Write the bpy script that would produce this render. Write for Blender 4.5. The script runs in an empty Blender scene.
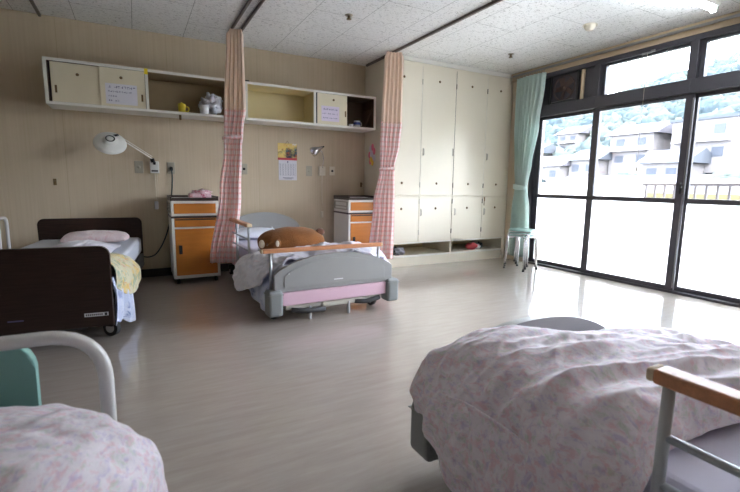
import bpy, bmesh, math, random
from mathutils import Vector, Matrix, noise
PI = math.pi
sc = bpy.context.scene
COL = sc.collection
R = math.radians
random.seed(7)

# room numbers (metres): back wall y=D, window plane x=W, ceiling z=H
D, W, H = 5.03, 4.527, 2.458
XL, YF = -2.05, -1.15
DC = 4.40                      # closet front

# ------------------------------------------------------------------ materials
def srgb(r, g, b):
    f = lambda c: (c/255/12.92) if c/255 <= 0.04045 else ((c/255+0.055)/1.055)**2.4
    return (f(r), f(g), f(b), 1)
MATS = {}
def mat(name, col, rough=0.5, metal=0.0, spec=0.5, coat=0.0, coat_r=0.1, noise_amt=0.0, nscale=8.0, bump=0.0, bscale=60.0,
        stretch=(1, 1, 1), sheen=0.0, sss=0.0):
    if name in MATS: return MATS[name]
    m = bpy.data.materials.new(name); m.use_nodes = True
    nt = m.node_tree; b = nt.nodes['Principled BSDF']
    b.inputs['Base Color'].default_value = col
    b.inputs['Roughness'].default_value = rough
    b.inputs['Metallic'].default_value = metal
    b.inputs['Specular IOR Level'].default_value = spec
    b.inputs['Coat Weight'].default_value = coat
    b.inputs['Coat Roughness'].default_value = coat_r
    b.inputs['Sheen Weight'].default_value = sheen
    tc = nt.nodes.new('ShaderNodeTexCoord'); mp = nt.nodes.new('ShaderNodeMapping')
    mp.inputs['Scale'].default_value = stretch
    nt.links.new(tc.outputs['Object'], mp.inputs['Vector'])
    if noise_amt > 0:
        n = nt.nodes.new('ShaderNodeTexNoise'); n.inputs['Scale'].default_value = nscale; n.inputs['Detail'].default_value = 5
        nt.links.new(mp.outputs[0], n.inputs['Vector'])
        mr = nt.nodes.new('ShaderNodeMapRange'); mr.inputs[1].default_value = 0.3; mr.inputs[2].default_value = 0.7
        mr.inputs[3].default_value = 1-noise_amt; mr.inputs[4].default_value = 1+noise_amt*0.6
        nt.links.new(n.outputs['Fac'], mr.inputs[0])
        mx = nt.nodes.new('ShaderNodeVectorMath'); mx.operation = 'SCALE'
        mx.inputs[0].default_value = col[:3]
        nt.links.new(mr.outputs[0], mx.inputs['Scale'])
        nt.links.new(mx.outputs[0], b.inputs['Base Color'])
    if bump > 0:
        n2 = nt.nodes.new('ShaderNodeTexNoise'); n2.inputs['Scale'].default_value = bscale; n2.inputs['Detail'].default_value = 3
        nt.links.new(mp.outputs[0], n2.inputs['Vector'])
        bp = nt.nodes.new('ShaderNodeBump'); bp.inputs['Strength'].default_value = bump; bp.inputs['Distance'].default_value = 0.01
        nt.links.new(n2.outputs['Fac'], bp.inputs['Height']); nt.links.new(bp.outputs[0], b.inputs['Normal'])
    MATS[name] = m
    return m
def nodes(m): return m.node_tree.nodes, m.node_tree.links

def ramp(nt, stops, interp='LINEAR'):
    r = nt.nodes.new('ShaderNodeValToRGB'); r.color_ramp.interpolation = interp
    e = r.color_ramp.elements
    e[0].position, e[0].color = stops[0]; e[1].position, e[1].color = stops[-1]
    for p, c in stops[1:-1]:
        x = e.new(p); x.color = c
    return r

def make_floor_mat():
    m = mat('vinyl_floor', srgb(170, 160, 146), 0.34, spec=0.5, coat=1.0, coat_r=0.10)
    N, L = nodes(m); b = N['Principled BSDF']
    tc = N.new('ShaderNodeTexCoord'); mp = N.new('ShaderNodeMapping'); mp.inputs['Scale'].default_value = (1.2, 9, 1)
    mp.inputs['Rotation'].default_value = (0, 0, R(8))
    L.new(tc.outputs['Object'], mp.inputs['Vector'])
    n = N.new('ShaderNodeTexNoise'); n.inputs['Scale'].default_value = 3.2; n.inputs['Detail'].default_value = 8; n.inputs['Roughness'].default_value = .65
    L.new(mp.outputs[0], n.inputs['Vector'])
    r = ramp(m.node_tree, [(0.3, srgb(156, 145, 135)), (0.5, srgb(165, 154, 145)), (0.72, srgb(174, 164, 155))])
    L.new(n.outputs['Fac'], r.inputs[0])
    L.new(r.outputs[0], b.inputs['Base Color'])
    # wear in the wax: dull streaks
    n3 = N.new('ShaderNodeTexNoise'); n3.inputs['Scale'].default_value = 2.3; n3.inputs['Detail'].default_value = 6
    L.new(tc.outputs['Object'], n3.inputs['Vector'])
    mr = N.new('ShaderNodeMapRange'); mr.inputs[1].default_value = .35; mr.inputs[2].default_value = .65
    mr.inputs[3].default_value = .03; mr.inputs[4].default_value = .07
    L.new(n3.outputs['Fac'], mr.inputs[0]); L.new(mr.outputs[0], b.inputs['Coat Roughness'])
    n4 = N.new('ShaderNodeTexNoise'); n4.inputs['Scale'].default_value = 7; n4.inputs['Detail'].default_value = 2
    L.new(tc.outputs['Object'], n4.inputs['Vector'])
    bp = N.new('ShaderNodeBump'); bp.inputs['Strength'].default_value = .025; bp.inputs['Distance'].default_value = .02
    L.new(n4.outputs['Fac'], bp.inputs['Height']); L.new(bp.outputs[0], b.inputs['Coat Normal'])
    return m
def make_wall_mat():
    m = mat('wallpaper', srgb(214, 200, 172), 0.8, spec=.25)
    N, L = nodes(m); b = N['Principled BSDF']
    tc = N.new('ShaderNodeTexCoord'); mp = N.new('ShaderNodeMapping'); mp.inputs['Scale'].default_value = (22, 22, .35)
    L.new(tc.outputs['Object'], mp.inputs['Vector'])
    n = N.new('ShaderNodeTexNoise'); n.inputs['Scale'].default_value = 3; n.inputs['Detail'].default_value = 4
    L.new(mp.outputs[0], n.inputs['Vector'])
    r = ramp(m.node_tree, [(0.3, srgb(200, 184, 160)), (0.7, srgb(208, 193, 170))])
    L.new(n.outputs['Fac'], r.inputs[0])
    # panel joints every 0.9 m
    sx = N.new('ShaderNodeSeparateXYZ'); L.new(tc.outputs['Object'], sx.inputs[0])
    a = N.new('ShaderNodeMath'); a.operation = 'ADD'; a.inputs[1].default_value = 9.66; L.new(sx.outputs[0], a.inputs[0])
    md = N.new('ShaderNodeMath'); md.operation = 'MODULO'; md.inputs[1].default_value = 0.91; L.new(a.outputs[0], md.inputs[0])
    lt = N.new('ShaderNodeMath'); lt.operation = 'LESS_THAN'; lt.inputs[1].default_value = 0.006; L.new(md.outputs[0], lt.inputs[0])
    # stains
    n2 = N.new('ShaderNodeTexNoise'); n2.inputs['Scale'].default_value = 1.7; n2.inputs['Detail'].default_value = 7
    L.new(tc.outputs['Object'], n2.inputs['Vector'])
    r2 = ramp(m.node_tree, [(0.25, (.82, .79, .75, 1)), (0.55, (1, 1, 1, 1))])
    L.new(n2.outputs['Fac'], r2.inputs[0])
    mx = N.new('ShaderNodeMixRGB'); mx.blend_type = 'MULTIPLY'; mx.inputs[0].default_value = .6
    L.new(r.outputs[0], mx.inputs[1]); L.new(r2.outputs[0], mx.inputs[2])
    mx2 = N.new('ShaderNodeMixRGB'); mx2.blend_type = 'MULTIPLY'
    L.new(lt.outputs[0], mx2.inputs[0]); L.new(mx.outputs[0], mx2.inputs[1]); mx2.inputs[2].default_value = (.88, .87, .84, 1)
    L.new(mx2.outputs[0], b.inputs['Base Color'])
    return m
def make_ceiling_mat():
    m = mat('acoustic_board', srgb(222, 222, 216), .95, spec=.1)
    N, L = nodes(m); b = N['Principled BSDF']
    tc = N.new('ShaderNodeTexCoord')
    mp0 = N.new('ShaderNodeMapping'); mp0.inputs['Scale'].default_value = (1, 1.7, 1); L.new(tc.outputs['Object'], mp0.inputs['Vector'])
    n = N.new('ShaderNodeTexNoise'); n.inputs['Scale'].default_value = 42; n.inputs['Detail'].default_value = 3; n.inputs['Distortion'].default_value = 1.2
    L.new(mp0.outputs[0], n.inputs['Vector'])
    r = ramp(m.node_tree, [(0.33, srgb(176, 175, 172)), (0.43, srgb(232, 232, 230)), (1, srgb(240, 240, 238))])
    L.new(n.outputs['Fac'], r.inputs[0])
    # board joints 0.455 m running along y, offset courses 0.91
    mp = N.new('ShaderNodeMapping'); mp.inputs['Rotation'].default_value = (0, 0, R(90)); mp.inputs['Location'].default_value = (.03, -.06, 0)
    L.new(tc.outputs['Object'], mp.inputs['Vector'])
    br = N.new('ShaderNodeTexBrick'); br.inputs['Scale'].default_value = 1.0
    br.inputs['Brick Width'].default_value = .91; br.inputs['Row Height'].default_value = .455
    br.inputs['Mortar Size'].default_value = .0022; br.inputs['Mortar Smooth'].default_value = 0
    br.inputs['Color1'].default_value = br.inputs['Color2'].default_value = (1, 1, 1, 1); br.inputs['Mortar'].default_value = (.45, .45, .44, 1)
    L.new(mp.outputs[0], br.inputs['Vector'])
    mx = N.new('ShaderNodeMixRGB'); mx.blend_type = 'MULTIPLY'; mx.inputs[0].default_value = 1
    L.new(r.outputs[0], mx.inputs[1]); L.new(br.outputs['Color'], mx.inputs[2])
    L.new(mx.outputs[0], b.inputs['Base Color'])
    return m
def make_floral(name, base, cols, scale=26, cover=.55, bumpy=True):
    m = mat(name, base, .85, spec=.2, sheen=.25)
    N, L = nodes(m); b = N['Principled BSDF']
    tc = N.new('ShaderNodeTexCoord')
    warp = N.new('ShaderNodeTexNoise'); warp.inputs['Scale'].default_value = scale*.9; warp.inputs['Detail'].default_value = 2
    L.new(tc.outputs['UV'], warp.inputs['Vector'])
    wm = N.new('ShaderNodeMixRGB'); wm.blend_type = 'ADD'; wm.inputs[0].default_value = .05
    L.new(tc.outputs['UV'], wm.inputs[1]); L.new(warp.outputs['Color'], wm.inputs[2])
    last = None
    for i, (c, sc_, thr) in enumerate(cols):
        mpp = N.new('ShaderNodeMapping'); mpp.inputs['Location'].default_value = (3.7*i, 1.9*i, 0)
        L.new(wm.outputs[0], mpp.inputs['Vector'])
        n = N.new('ShaderNodeTexNoise'); n.inputs['Scale'].default_value = sc_; n.inputs['Detail'].default_value = 4; n.inputs['Roughness'].default_value = .7
        L.new(mpp.outputs[0], n.inputs['Vector'])
        mr = N.new('ShaderNodeMapRange'); mr.inputs[1].default_value = thr; mr.inputs[2].default_value = thr+.10
        mr.inputs[3].default_value = 0; mr.inputs[4].default_value = cover; L.new(n.outputs['Fac'], mr.inputs[0])
        mx = N.new('ShaderNodeMixRGB'); L.new(mr.outputs[0], mx.inputs[0])
        if last is None: mx.inputs[1].default_value = base
        else: L.new(last.outputs[0], mx.inputs[1])
        mx.inputs[2].default_value = c
        last = mx
    L.new(last.outputs[0], b.inputs['Base Color'])
    n2 = N.new('ShaderNodeTexNoise'); n2.inputs['Scale'].default_value = 14; n2.inputs['Detail'].default_value = 3
    L.new(tc.outputs['UV'], n2.inputs['Vector'])
    bp = N.new('ShaderNodeBump'); bp.inputs['Strength'].default_value = .35; bp.inputs['Distance'].default_value = .012
    L.new(n2.outputs['Fac'], bp.inputs['Height']); L.new(bp.outputs[0], b.inputs['Normal'])
    return m
def make_gingham():
    m = mat('gingham', (1, 1, 1, 1), .9, spec=.1)
    N, L = nodes(m); b = N['Principled BSDF']
    uv = N.new('ShaderNodeTexCoord'); sp = N.new('ShaderNodeSeparateXYZ'); L.new(uv.outputs['UV'], sp.inputs[0])
    outs = []
    for ax, per, wd in ((0, .048, .46), (1, .052, .36)):
        d = N.new('ShaderNodeMath'); d.operation = 'DIVIDE'; d.inputs[1].default_value = per; L.new(sp.outputs[ax], d.inputs[0])
        fr = N.new('ShaderNodeMath'); fr.operation = 'FRACT'; L.new(d.outputs[0], fr.inputs[0])
        lt = N.new('ShaderNodeMath'); lt.operation = 'LESS_THAN'; lt.inputs[1].default_value = wd; L.new(fr.outputs[0], lt.inputs[0])
        outs.append(lt)
    ad = N.new('ShaderNodeMath'); ad.operation = 'ADD'; L.new(outs[0].outputs[0], ad.inputs[0]); L.new(outs[1].outputs[0], ad.inputs[1])
    hv = N.new('ShaderNodeMath'); hv.operation = 'MULTIPLY'; hv.inputs[1].default_value = .5; L.new(ad.outputs[0], hv.inputs[0])
    r = ramp(m.node_tree, [(0, srgb(254, 247, 246)), (.5, srgb(253, 230, 227)), (1, srgb(248, 205, 201))])
    L.new(hv.outputs[0], r.inputs[0]); L.new(r.outputs[0], b.inputs['Base Color'])
    tr = N.new('ShaderNodeBsdfTranslucent'); L.new(r.outputs[0], tr.inputs['Color'])
    ms = N.new('ShaderNodeMixShader'); ms.inputs[0].default_value = .45
    L.new(b.outputs[0], ms.inputs[1]); L.new(tr.outputs[0], ms.inputs[2]); L.new(ms.outputs[0], N['Material Output'].inputs['Surface'])
    return m
def translucent_cloth(name, col, amt=.35, seethru=0.0):
    m = mat(name, col, .9, spec=.1)
    N, L = nodes(m); b = N['Principled BSDF']
    tr = N.new('ShaderNodeBsdfTranslucent'); tr.inputs['Color'].default_value = col
    ms = N.new('ShaderNodeMixShader'); ms.inputs[0].default_value = amt
    L.new(b.outputs[0], ms.inputs[1]); L.new(tr.outputs[0], ms.inputs[2]); last = ms
    if seethru > 0:
        tp = N.new('ShaderNodeBsdfTransparent'); m2 = N.new('ShaderNodeMixShader'); m2.inputs[0].default_value = seethru
        L.new(ms.outputs[0], m2.inputs[1]); L.new(tp.outputs[0], m2.inputs[2]); last = m2
    L.new(last.outputs[0], N['Material Output'].inputs['Surface'])
    return m
def make_glass(name, frosted=False):
    m = mat(name, (.9, .92, .92, 1), .1)
    N, L = nodes(m); N.remove(N['Principled BSDF'])
    if frosted:
        t = N.new('ShaderNodeBsdfTranslucent'); t.inputs['Color'].default_value = (.90, .93, .95, 1)
        d = N.new('ShaderNodeBsdfDiffuse'); d.inputs['Color'].default_value = (.8, .84, .86, 1)
        m1 = N.new('ShaderNodeMixShader'); m1.inputs[0].default_value = .15
        L.new(t.outputs[0], m1.inputs[1]); L.new(d.outputs[0], m1.inputs[2]); first = m1
    else:
        first = N.new('ShaderNodeBsdfTransparent'); first.inputs['Color'].default_value = (.94, .95, .96, 1)
    g = N.new('ShaderNodeBsdfGlossy'); g.inputs['Roughness'].default_value = .2 if frosted else .01
    fr = N.new('ShaderNodeFresnel'); fr.inputs['IOR'].default_value = 1.4
    mx = N.new('ShaderNodeMixShader'); L.new(fr.outputs[0], mx.inputs[0]); L.new(first.outputs[0], mx.inputs[1]); L.new(g.outputs[0], mx.inputs[2])
    L.new(mx.outputs[0], N['Material Output'].inputs['Surface'])
    return m

M = dict(
 floor=make_floor_mat(), wall=make_wall_mat(), ceil=make_ceiling_mat(), gingham=make_gingham(),
 net=translucent_cloth('peach_net', srgb(254, 236, 220), .3, .04),
 teal_cloth=translucent_cloth('teal_curtain_cloth', srgb(218, 232, 226), .42),
 tie=translucent_cloth('pink_band', srgb(246, 214, 212), .3),
 glass=make_glass('clear_glass'), frost=make_glass('frosted_glass', True),
 basebd=mat('black_skirting', srgb(38, 34, 32), .5),
 frame=mat('dark_window_aluminium', srgb(74, 72, 78), .42, metal=.2),
 alu=mat('pale_aluminium', srgb(150, 150, 150), .35, metal=.8),
 beige=mat('beige_cornice', srgb(186, 166, 138), .6, noise_amt=.05),
 rail=mat('ceiling_rail', srgb(110, 102, 96), .4, metal=.4),
 cream=mat('cream_laminate', srgb(226, 216, 190), .45, noise_amt=.04, nscale=3),
 cream_in=mat('cream_inside', srgb(222, 208, 164), .6, noise_amt=.05, nscale=3),
 closet=mat('closet_cream', srgb(224, 216, 198), .42, noise_amt=.03, nscale=2),
 white=mat('white_trim', srgb(228, 226, 218), .4, noise_amt=.04, nscale=5),
 dark_in=mat('dark_board', srgb(92, 72, 54), .6),
 brass=mat('old_brass', srgb(120, 100, 70), .4, metal=.8),
 black=mat('black_plastic', srgb(26, 26, 28), .45),
 rubber=mat('grey_rubber', srgb(58, 58, 60), .7),
 hubm=mat('wheel_hub', srgb(206, 206, 208), .4),
 chrome=mat('chrome', srgb(215, 218, 222), .14, metal=1.0),
 paper=mat('white_paper', srgb(226, 224, 232), .8),
 paper2=mat('lilac_paper', srgb(226, 214, 232), .8),
 ink=mat('blue_grey_ink', srgb(96, 92, 128), .8),
 tape=mat('yellow_tape', srgb(232, 206, 40), .6),
 yellow=mat('yellow_plastic', srgb(240, 216, 70), .35),
 plastic=mat('milky_plastic', srgb(214, 214, 220), .3),
 lampw=mat('white_enamel', srgb(226, 226, 222), .3),
 plate=mat('plate_steel', srgb(176, 170, 156), .35, metal=.4),
 platew=mat('cream_plate', srgb(214, 206, 188), .5),
 cable=mat('dark_green_cable', srgb(40, 56, 56), .5),
 orange=mat('orange_laminate', srgb(204, 126, 50), .38, noise_amt=.08, nscale=5, stretch=(1, 1, 6)),
 trunk_top=mat('dark_brown_top', srgb(70, 58, 52), .35),
 cabgrey=mat('cabinet_side_grey', srgb(196, 192, 180), .5),
 wood=mat('handrail_wood', srgb(206, 142, 100), .38, noise_amt=.16, nscale=9, stretch=(1, 12, 12)),
 wood_end=mat('handrail_end', srgb(222, 200, 164), .5),
 darkwood=mat('dark_woodgrain', srgb(52, 37, 32), .45, noise_amt=.3, nscale=7, stretch=(1, 1, 18), spec=.3),
 grey=mat('bed_grey', srgb(156, 156, 155), .42, noise_amt=.03),
 grey_d=mat('bed_grey_dark', srgb(136, 140, 140), .5),
 pink=mat('bed_pink', srgb(216, 182, 198), .45),
 steel=mat('bed_steel', srgb(190, 194, 200), .35, metal=.1),
 offw=mat('bed_frame_beige', srgb(196, 194, 184), .45),
 mattress=mat('mattress_cloth', srgb(202, 202, 216), .9, bump=.2, bscale=30),
 sheet=mat('lavender_sheet', srgb(206, 204, 222), .9, noise_amt=.04, nscale=6, bump=.35, bscale=7),
 whitesheet=mat('white_sheet', srgb(206, 210, 220), .9, bump=.3, bscale=9),
 hoop=mat('white_bed_tube', srgb(218, 216, 216), .28, coat=.4),
 teal=mat('teal_board', srgb(134, 184, 176), .45),
 seat=mat('green_vinyl', srgb(142, 176, 168), .3, coat=.3),
 plush=mat('brown_plush', srgb(138, 88, 48), 1.0, spec=.1, noise_amt=.22, nscale=9, bump=.8, bscale=120, sheen=.15),
 plush_d=mat('dark_brown_plush', srgb(104, 62, 40), 1.0, bump=.8, bscale=120, sheen=.4),
 plush_c=mat('cream_plush', srgb(228, 214, 196), 1.0, bump=.5, bscale=120),
 red=mat('red_cloth', srgb(206, 84, 92), .8), green_d=mat('dark_green_cloth', srgb(48, 58, 54), .8),
 pinkf=mat('pink_card', srgb(236, 120, 150), .8), yellowf=mat('yellow_card', srgb(240, 196, 80), .8), lilacf=mat('pale_card', srgb(222, 214, 226), .8),
 bluec=mat('blue_print', srgb(70, 92, 178), .4), cup=mat('white_china', srgb(232, 232, 236), .25),
 concrete=mat('balcony_paint', srgb(200, 204, 210), .8, noise_amt=.04), 
 balfloor=mat('balcony_floor', srgb(232, 232, 228), .8, noise_amt=.06),
 railing=mat('balcony_railing', srgb(44, 40, 43), .5),
 hwall=mat('house_wall', srgb(92, 90, 91), .9, spec=.1), hroof=mat('pale_tile_roof', srgb(60, 60, 66), .8, spec=.1),
 hroof2=mat('grey_tile_roof', srgb(52, 56, 62), .8, spec=.1), hwin=mat('house_window', srgb(54, 58, 65), .6, spec=.1),
 yroof=mat('yellow_awning', srgb(64, 60, 42), .8, spec=.1),
)
M['floral'] = make_floral('pastel_floral', srgb(238, 230, 238),
    [(srgb(226, 172, 186), 34, .50), (srgb(190, 208, 190), 30, .54), (srgb(192, 180, 218), 38, .53), (srgb(246, 242, 246), 44, .54)], cover=.48)
M['floral2'] = make_floral('pale_blue_floral', srgb(222, 220, 230),
    [(srgb(188, 190, 220), 20, .56), (srgb(226, 200, 208), 26, .58)], cover=.5)
M['yfloral'] = make_floral('yellow_floral', srgb(210, 204, 176),
    [(srgb(226, 188, 90), 16, .48), (srgb(120, 160, 140), 20, .53), (srgb(206, 130, 100), 24, .56)], cover=.75)
M['bfloral'] = make_floral('blue_dyed', srgb(206, 214, 236),
    [(srgb(70, 104, 168), 9, .52), (srgb(226, 230, 244), 14, .55)], cover=.8)
M['pillowp'] = make_floral('pink_pillow_cloth', srgb(226, 206, 208),
    [(srgb(214, 166, 172), 18, .54), (srgb(236, 226, 228), 22, .55)], cover=.6)
M['calpic'] = make_floral('calendar_picture', srgb(236, 210, 130),
    [(srgb(60, 70, 90), 5, .52), (srgb(206, 110, 60), 6, .55), (srgb(90, 160, 170), 5, .56), (srgb(240, 236, 230), 7, .58)], cover=.95)

# ------------------------------------------------------------------ mesh helpers
class MB:
    def __init__(s): s.bm = bmesh.new(); s.uv = None
    def _xf(s, vs, mtx):
        if mtx is not None: bmesh.ops.transform(s.bm, matrix=mtx, verts=vs)
    def box(s, x0, x1, y0, y1, z0, z1, bev=0.0, seg=2, mtx=None, mi=0):
        r = bmesh.ops.create_cube(s.bm, size=1)
        vs = r['verts']
        for v in vs:
            v.co = Vector((x0+(v.co.x+.5)*(x1-x0), y0+(v.co.y+.5)*(y1-y0), z0+(v.co.z+.5)*(z1-z0)))
        fs = list({f for v in vs for f in v.link_faces})
        if bev > 0:
            es = list({e for v in vs for e in v.link_edges})
            rr = bmesh.ops.bevel(s.bm, geom=es, offset=bev, segments=seg, affect='EDGES', profile=.5)
            fs = list({f for f in rr['faces']} | {f for f in fs if f.is_valid})
            vs = list({v for f in fs for v in f.verts} | {v for f in fs for v in f.verts})
            # collect the whole island
            seen = set(vs); st = list(vs)
            while st:
                v = st.pop()
                for e in v.link_edges:
                    o = e.other_vert(v)
                    if o not in seen: seen.add(o); st.append(o)
            vs = list(seen); fs = list({f for v in vs for f in v.link_faces})
        for f in fs:
            if f.is_valid: f.material_index = mi
        s._xf(vs, mtx)
        return s
    def tube(s, pts, r, n=10, cap=True, radii=None, closed=False):
        pts = [Vector(p) for p in pts]; m = len(pts); rings = []
        up = Vector((0, 0, 1)); prev = None
        for i, p in enumerate(pts):
            if closed: t = (pts[(i+1) % m]-pts[i-1]).normalized()
            elif i == 0: t = (pts[1]-p).normalized()
            elif i == m-1: t = (p-pts[i-1]).normalized()
            else: t = ((pts[i+1]-p).normalized()+(p-pts[i-1]).normalized()).normalized()
            if prev is None:
                a = up.cross(t)
                if a.length < 1e-3: a = Vector((1, 0, 0)).cross(t)
                a.normalize()
            else:
                a = prev-t*prev.dot(t); a.normalize()
            prev = a; b = t.cross(a)
            rr = radii[i] if radii else r
            rings.append([s.bm.verts.new(p+(a*math.cos(2*PI*k/n)+b*math.sin(2*PI*k/n))*rr) for k in range(n)])
        rng = range(m if closed else m-1)
        for i in rng:
            A, B = rings[i], rings[(i+1) % m]
            for k in range(n):
                f = s.bm.faces.new((A[k], A[(k+1) % n], B[(k+1) % n], B[k])); f.smooth = True
        if cap and not closed:
            s.bm.faces.new(rings[0][::-1]); s.bm.faces.new(rings[-1])
        return s
    def lathe(s, prof, n=24, mtx=None, smooth=True):
        rings = []; vs = []
        for (r, z) in prof:
            if r < 1e-5: v = s.bm.verts.new((0, 0, z)); rings.append([v]); vs.append(v)
            else:
                ring = [s.bm.verts.new((r*math.cos(2*PI*k/n), r*math.sin(2*PI*k/n), z)) for k in range(n)]
                rings.append(ring); vs += ring
        for A, B in zip(rings[:-1], rings[1:]):
            for k in range(n):
                a0, a1 = A[k % len(A)], A[(k+1) % len(A)]; b0, b1 = B[k % len(B)], B[(k+1) % len(B)]
                q = []
                for v in (a0, a1, b1, b0):
                    if v not in q: q.append(v)
                if len(q) > 2:
                    f = s.bm.faces.new(q); f.smooth = smooth
        s._xf(vs, mtx)
        return s
    def prism(s, outline, y0, y1, mtx=None, bev=0):
        """outline in xz, extruded along y"""
        A = [s.bm.verts.new((x, y0, z)) for x, z in outline]; B = [s.bm.verts.new((x, y1, z)) for x, z in outline]
        n = len(A); fs = [s.bm.faces.new(A), s.bm.faces.new(B[::-1])]
        for k in range(n): fs.append(s.bm.faces.new((A[(k+1) % n], A[k], B[k], B[(k+1) % n])))
        vs = A+B
        if bev:
            es = [e for f in fs[:2] for e in f.edges]
            bmesh.ops.bevel(s.bm, geom=list(set(es)), offset=bev, segments=2, affect='EDGES', profile=.5)
            vs = list(s.bm.verts)
        s._xf(vs, mtx)
        return s
    def ell(s, c, r, mtx=None, u=20, v=14, bump=0.0, seed=0):
        q = bmesh.ops.create_uvsphere(s.bm, u_segments=u, v_segments=v, radius=1)
        for w in q['verts']:
            k = 1.0
            if bump: k += bump*noise.noise(w.co*2.2+Vector((seed, seed*.7, 3)))
            w.co = Vector((c[0]+w.co.x*r[0]*k, c[1]+w.co.y*r[1]*k, c[2]+w.co.z*r[2]*k))
        for w in q['verts']:
            for f in w.link_faces: f.smooth = True
        s._xf(q['verts'], mtx)
        return s
    def build(s, name, m, parent=None, smooth=False, auto=None):
        bmesh.ops.recalc_face_normals(s.bm, faces=list(s.bm.faces))
        if smooth:
            for f in s.bm.faces: f.smooth = True
        me = bpy.data.meshes.new(name); s.bm.to_mesh(me); s.bm.free()
        for mm in (m if isinstance(m, (list, tuple)) else [m]): me.materials.append(mm)
        o = bpy.data.objects.new(name, me); COL.objects.link(o)
        if parent: o.parent = parent
        return o
def tag(o, label=None, cat=None, group=None, kind=None):
    if label: o['label'] = label
    if cat: o['category'] = cat
    if group: o['group'] = group
    if kind: o['kind'] = kind
    return o
def empty(name, loc=(0, 0, 0), rz=0):
    o = bpy.data.objects.new(name, None); COL.objects.link(o); o.location = loc; o.rotation_euler = (0, 0, rz)
    o.empty_display_size = .1
    return o
def struct(name, mb, m, parent=None):
    o = mb.build(name, m, parent)
    if not parent: o['kind'] = 'structure'
    return o
def arc(c, r, a0, a1, n, ax='xz'):
    out = []
    for i in range(n+1):
        a = R(a0+(a1-a0)*i/n)
        out.append((c[0]+r*math.cos(a), c[1]+r*math.sin(a)))
    return out
def bend(p0, p1, p2, r, n=6):
    """round the corner p1 of a polyline"""
    p0, p1, p2 = Vector(p0), Vector(p1), Vector(p2)
    a = (p0-p1).normalized(); b = (p2-p1).normalized()
    A = p1+a*r; B = p1+b*r
    return [((1-t)**2)*A+2*t*(1-t)*p1+t*t*B for t in [i/n for i in range(n+1)]]
def rounded_path(pts, r, n=6):
    out = [Vector(pts[0])]
    for i in range(1, len(pts)-1): out += bend(pts[i-1], pts[i], pts[i+1], r, n)
    out.append(Vector(pts[-1])); return out

def cr(p0, p1, p2, p3, t):
    return .5*((2*p1)+(-p0+p2)*t+(2*p0-5*p1+4*p2-p3)*t*t+(-p0+3*p1-3*p2+p3)*t**3)
def net_surface(net, nu, nv, wr=None, thick=.02, uvscale=1.0):
    """Catmull-Rom patch through a control net (rows of points); wr(p, u, v) -> offset along the normal."""
    rows = len(net); cols = len(net[0])
    P = [[Vector(p) for p in r] for r in net]
    def ev(u, v):
        fu = u*(cols-1); i = min(int(fu), cols-2); tu = fu-i
        fv = v*(rows-1); j = min(int(fv), rows-2); tv = fv-j
        rr = []
        for jj in (j-1, j, j+1, j+2):
            jj = max(0, min(rows-1, jj)); row = P[jj]
            g = lambda k: row[max(0, min(cols-1, k))]
            rr.append(cr(g(i-1), g(i), g(i+1), g(i+2), tu))
        return cr(*rr, tv)
    G = [[ev(a/nu, b/nv) for a in range(nu+1)] for b in range(nv+1)]
    Nn = [[None]*(nu+1) for _ in range(nv+1)]
    for b in range(nv+1):
        for a in range(nu+1):
            du = G[b][min(a+1, nu)]-G[b][max(a-1, 0)]; dv = G[min(b+1, nv)][a]-G[max(b-1, 0)][a]
            n = du.cross(dv)
            Nn[b][a] = n.normalized() if n.length > 1e-9 else Vector((0, 0, 1))
    sgn = 1 if Nn[nv//2][nu//2].z > 0 else -1
    mb = MB(); bm = mb.bm; uvl = bm.loops.layers.uv.new('UVMap')
    V = []
    # arc-length-ish uv
    for b in range(nv+1):
        row = []
        for a in range(nu+1):
            p = G[b][a]; n = Nn[b][a]*sgn
            if wr: p = p+n*wr(p, a/nu, b/nv)
            row.append(bm.verts.new(p))
        V.append(row)
    Lu = sum((G[nv//2][a+1]-G[nv//2][a]).length for a in range(nu)); Lv = sum((G[b+1][nu//2]-G[b][nu//2]).length for b in range(nv))
    for b in range(nv):
        for a in range(nu):
            f = bm.faces.new((V[b][a], V[b][a+1], V[b+1][a+1], V[b+1][a])); f.smooth = True
            for lp, (uu, vv) in zip(f.loops, ((a, b), (a+1, b), (a+1, b+1), (a, b+1))):
                lp[uvl].uv = (uu/nu*Lu*uvscale, vv/nv*Lv*uvscale)
    return mb
def cloth_obj(name, mb, m, thick=.02, parent=None):
    o = mb.build(name, m, parent, smooth=True)
    md = o.modifiers.new('thickness', 'SOLIDIFY'); md.thickness = thick; md.offset = -1
    s = o.modifiers.new('smooth', 'SUBSURF'); s.levels = s.render_levels = 1
    return o
def ridged(p, sx, sy, ang=0, seed=0, oct=3):
    c, s = math.cos(ang), math.sin(ang)
    q = Vector(((p.x*c+p.y*s)*sx, (-p.x*s+p.y*c)*sy, p.z*3+seed))
    v = 0; amp = 1; tot = 0
    for _ in range(oct):
        n = noise.noise(q+Vector((noise.noise(q*.7)*.8, 0, 0)))
        v += amp*(1-abs(n)*2.2); tot += amp; q = q*1.9+Vector((5, 3, 1)); amp *= .5
    return v/tot

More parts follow.
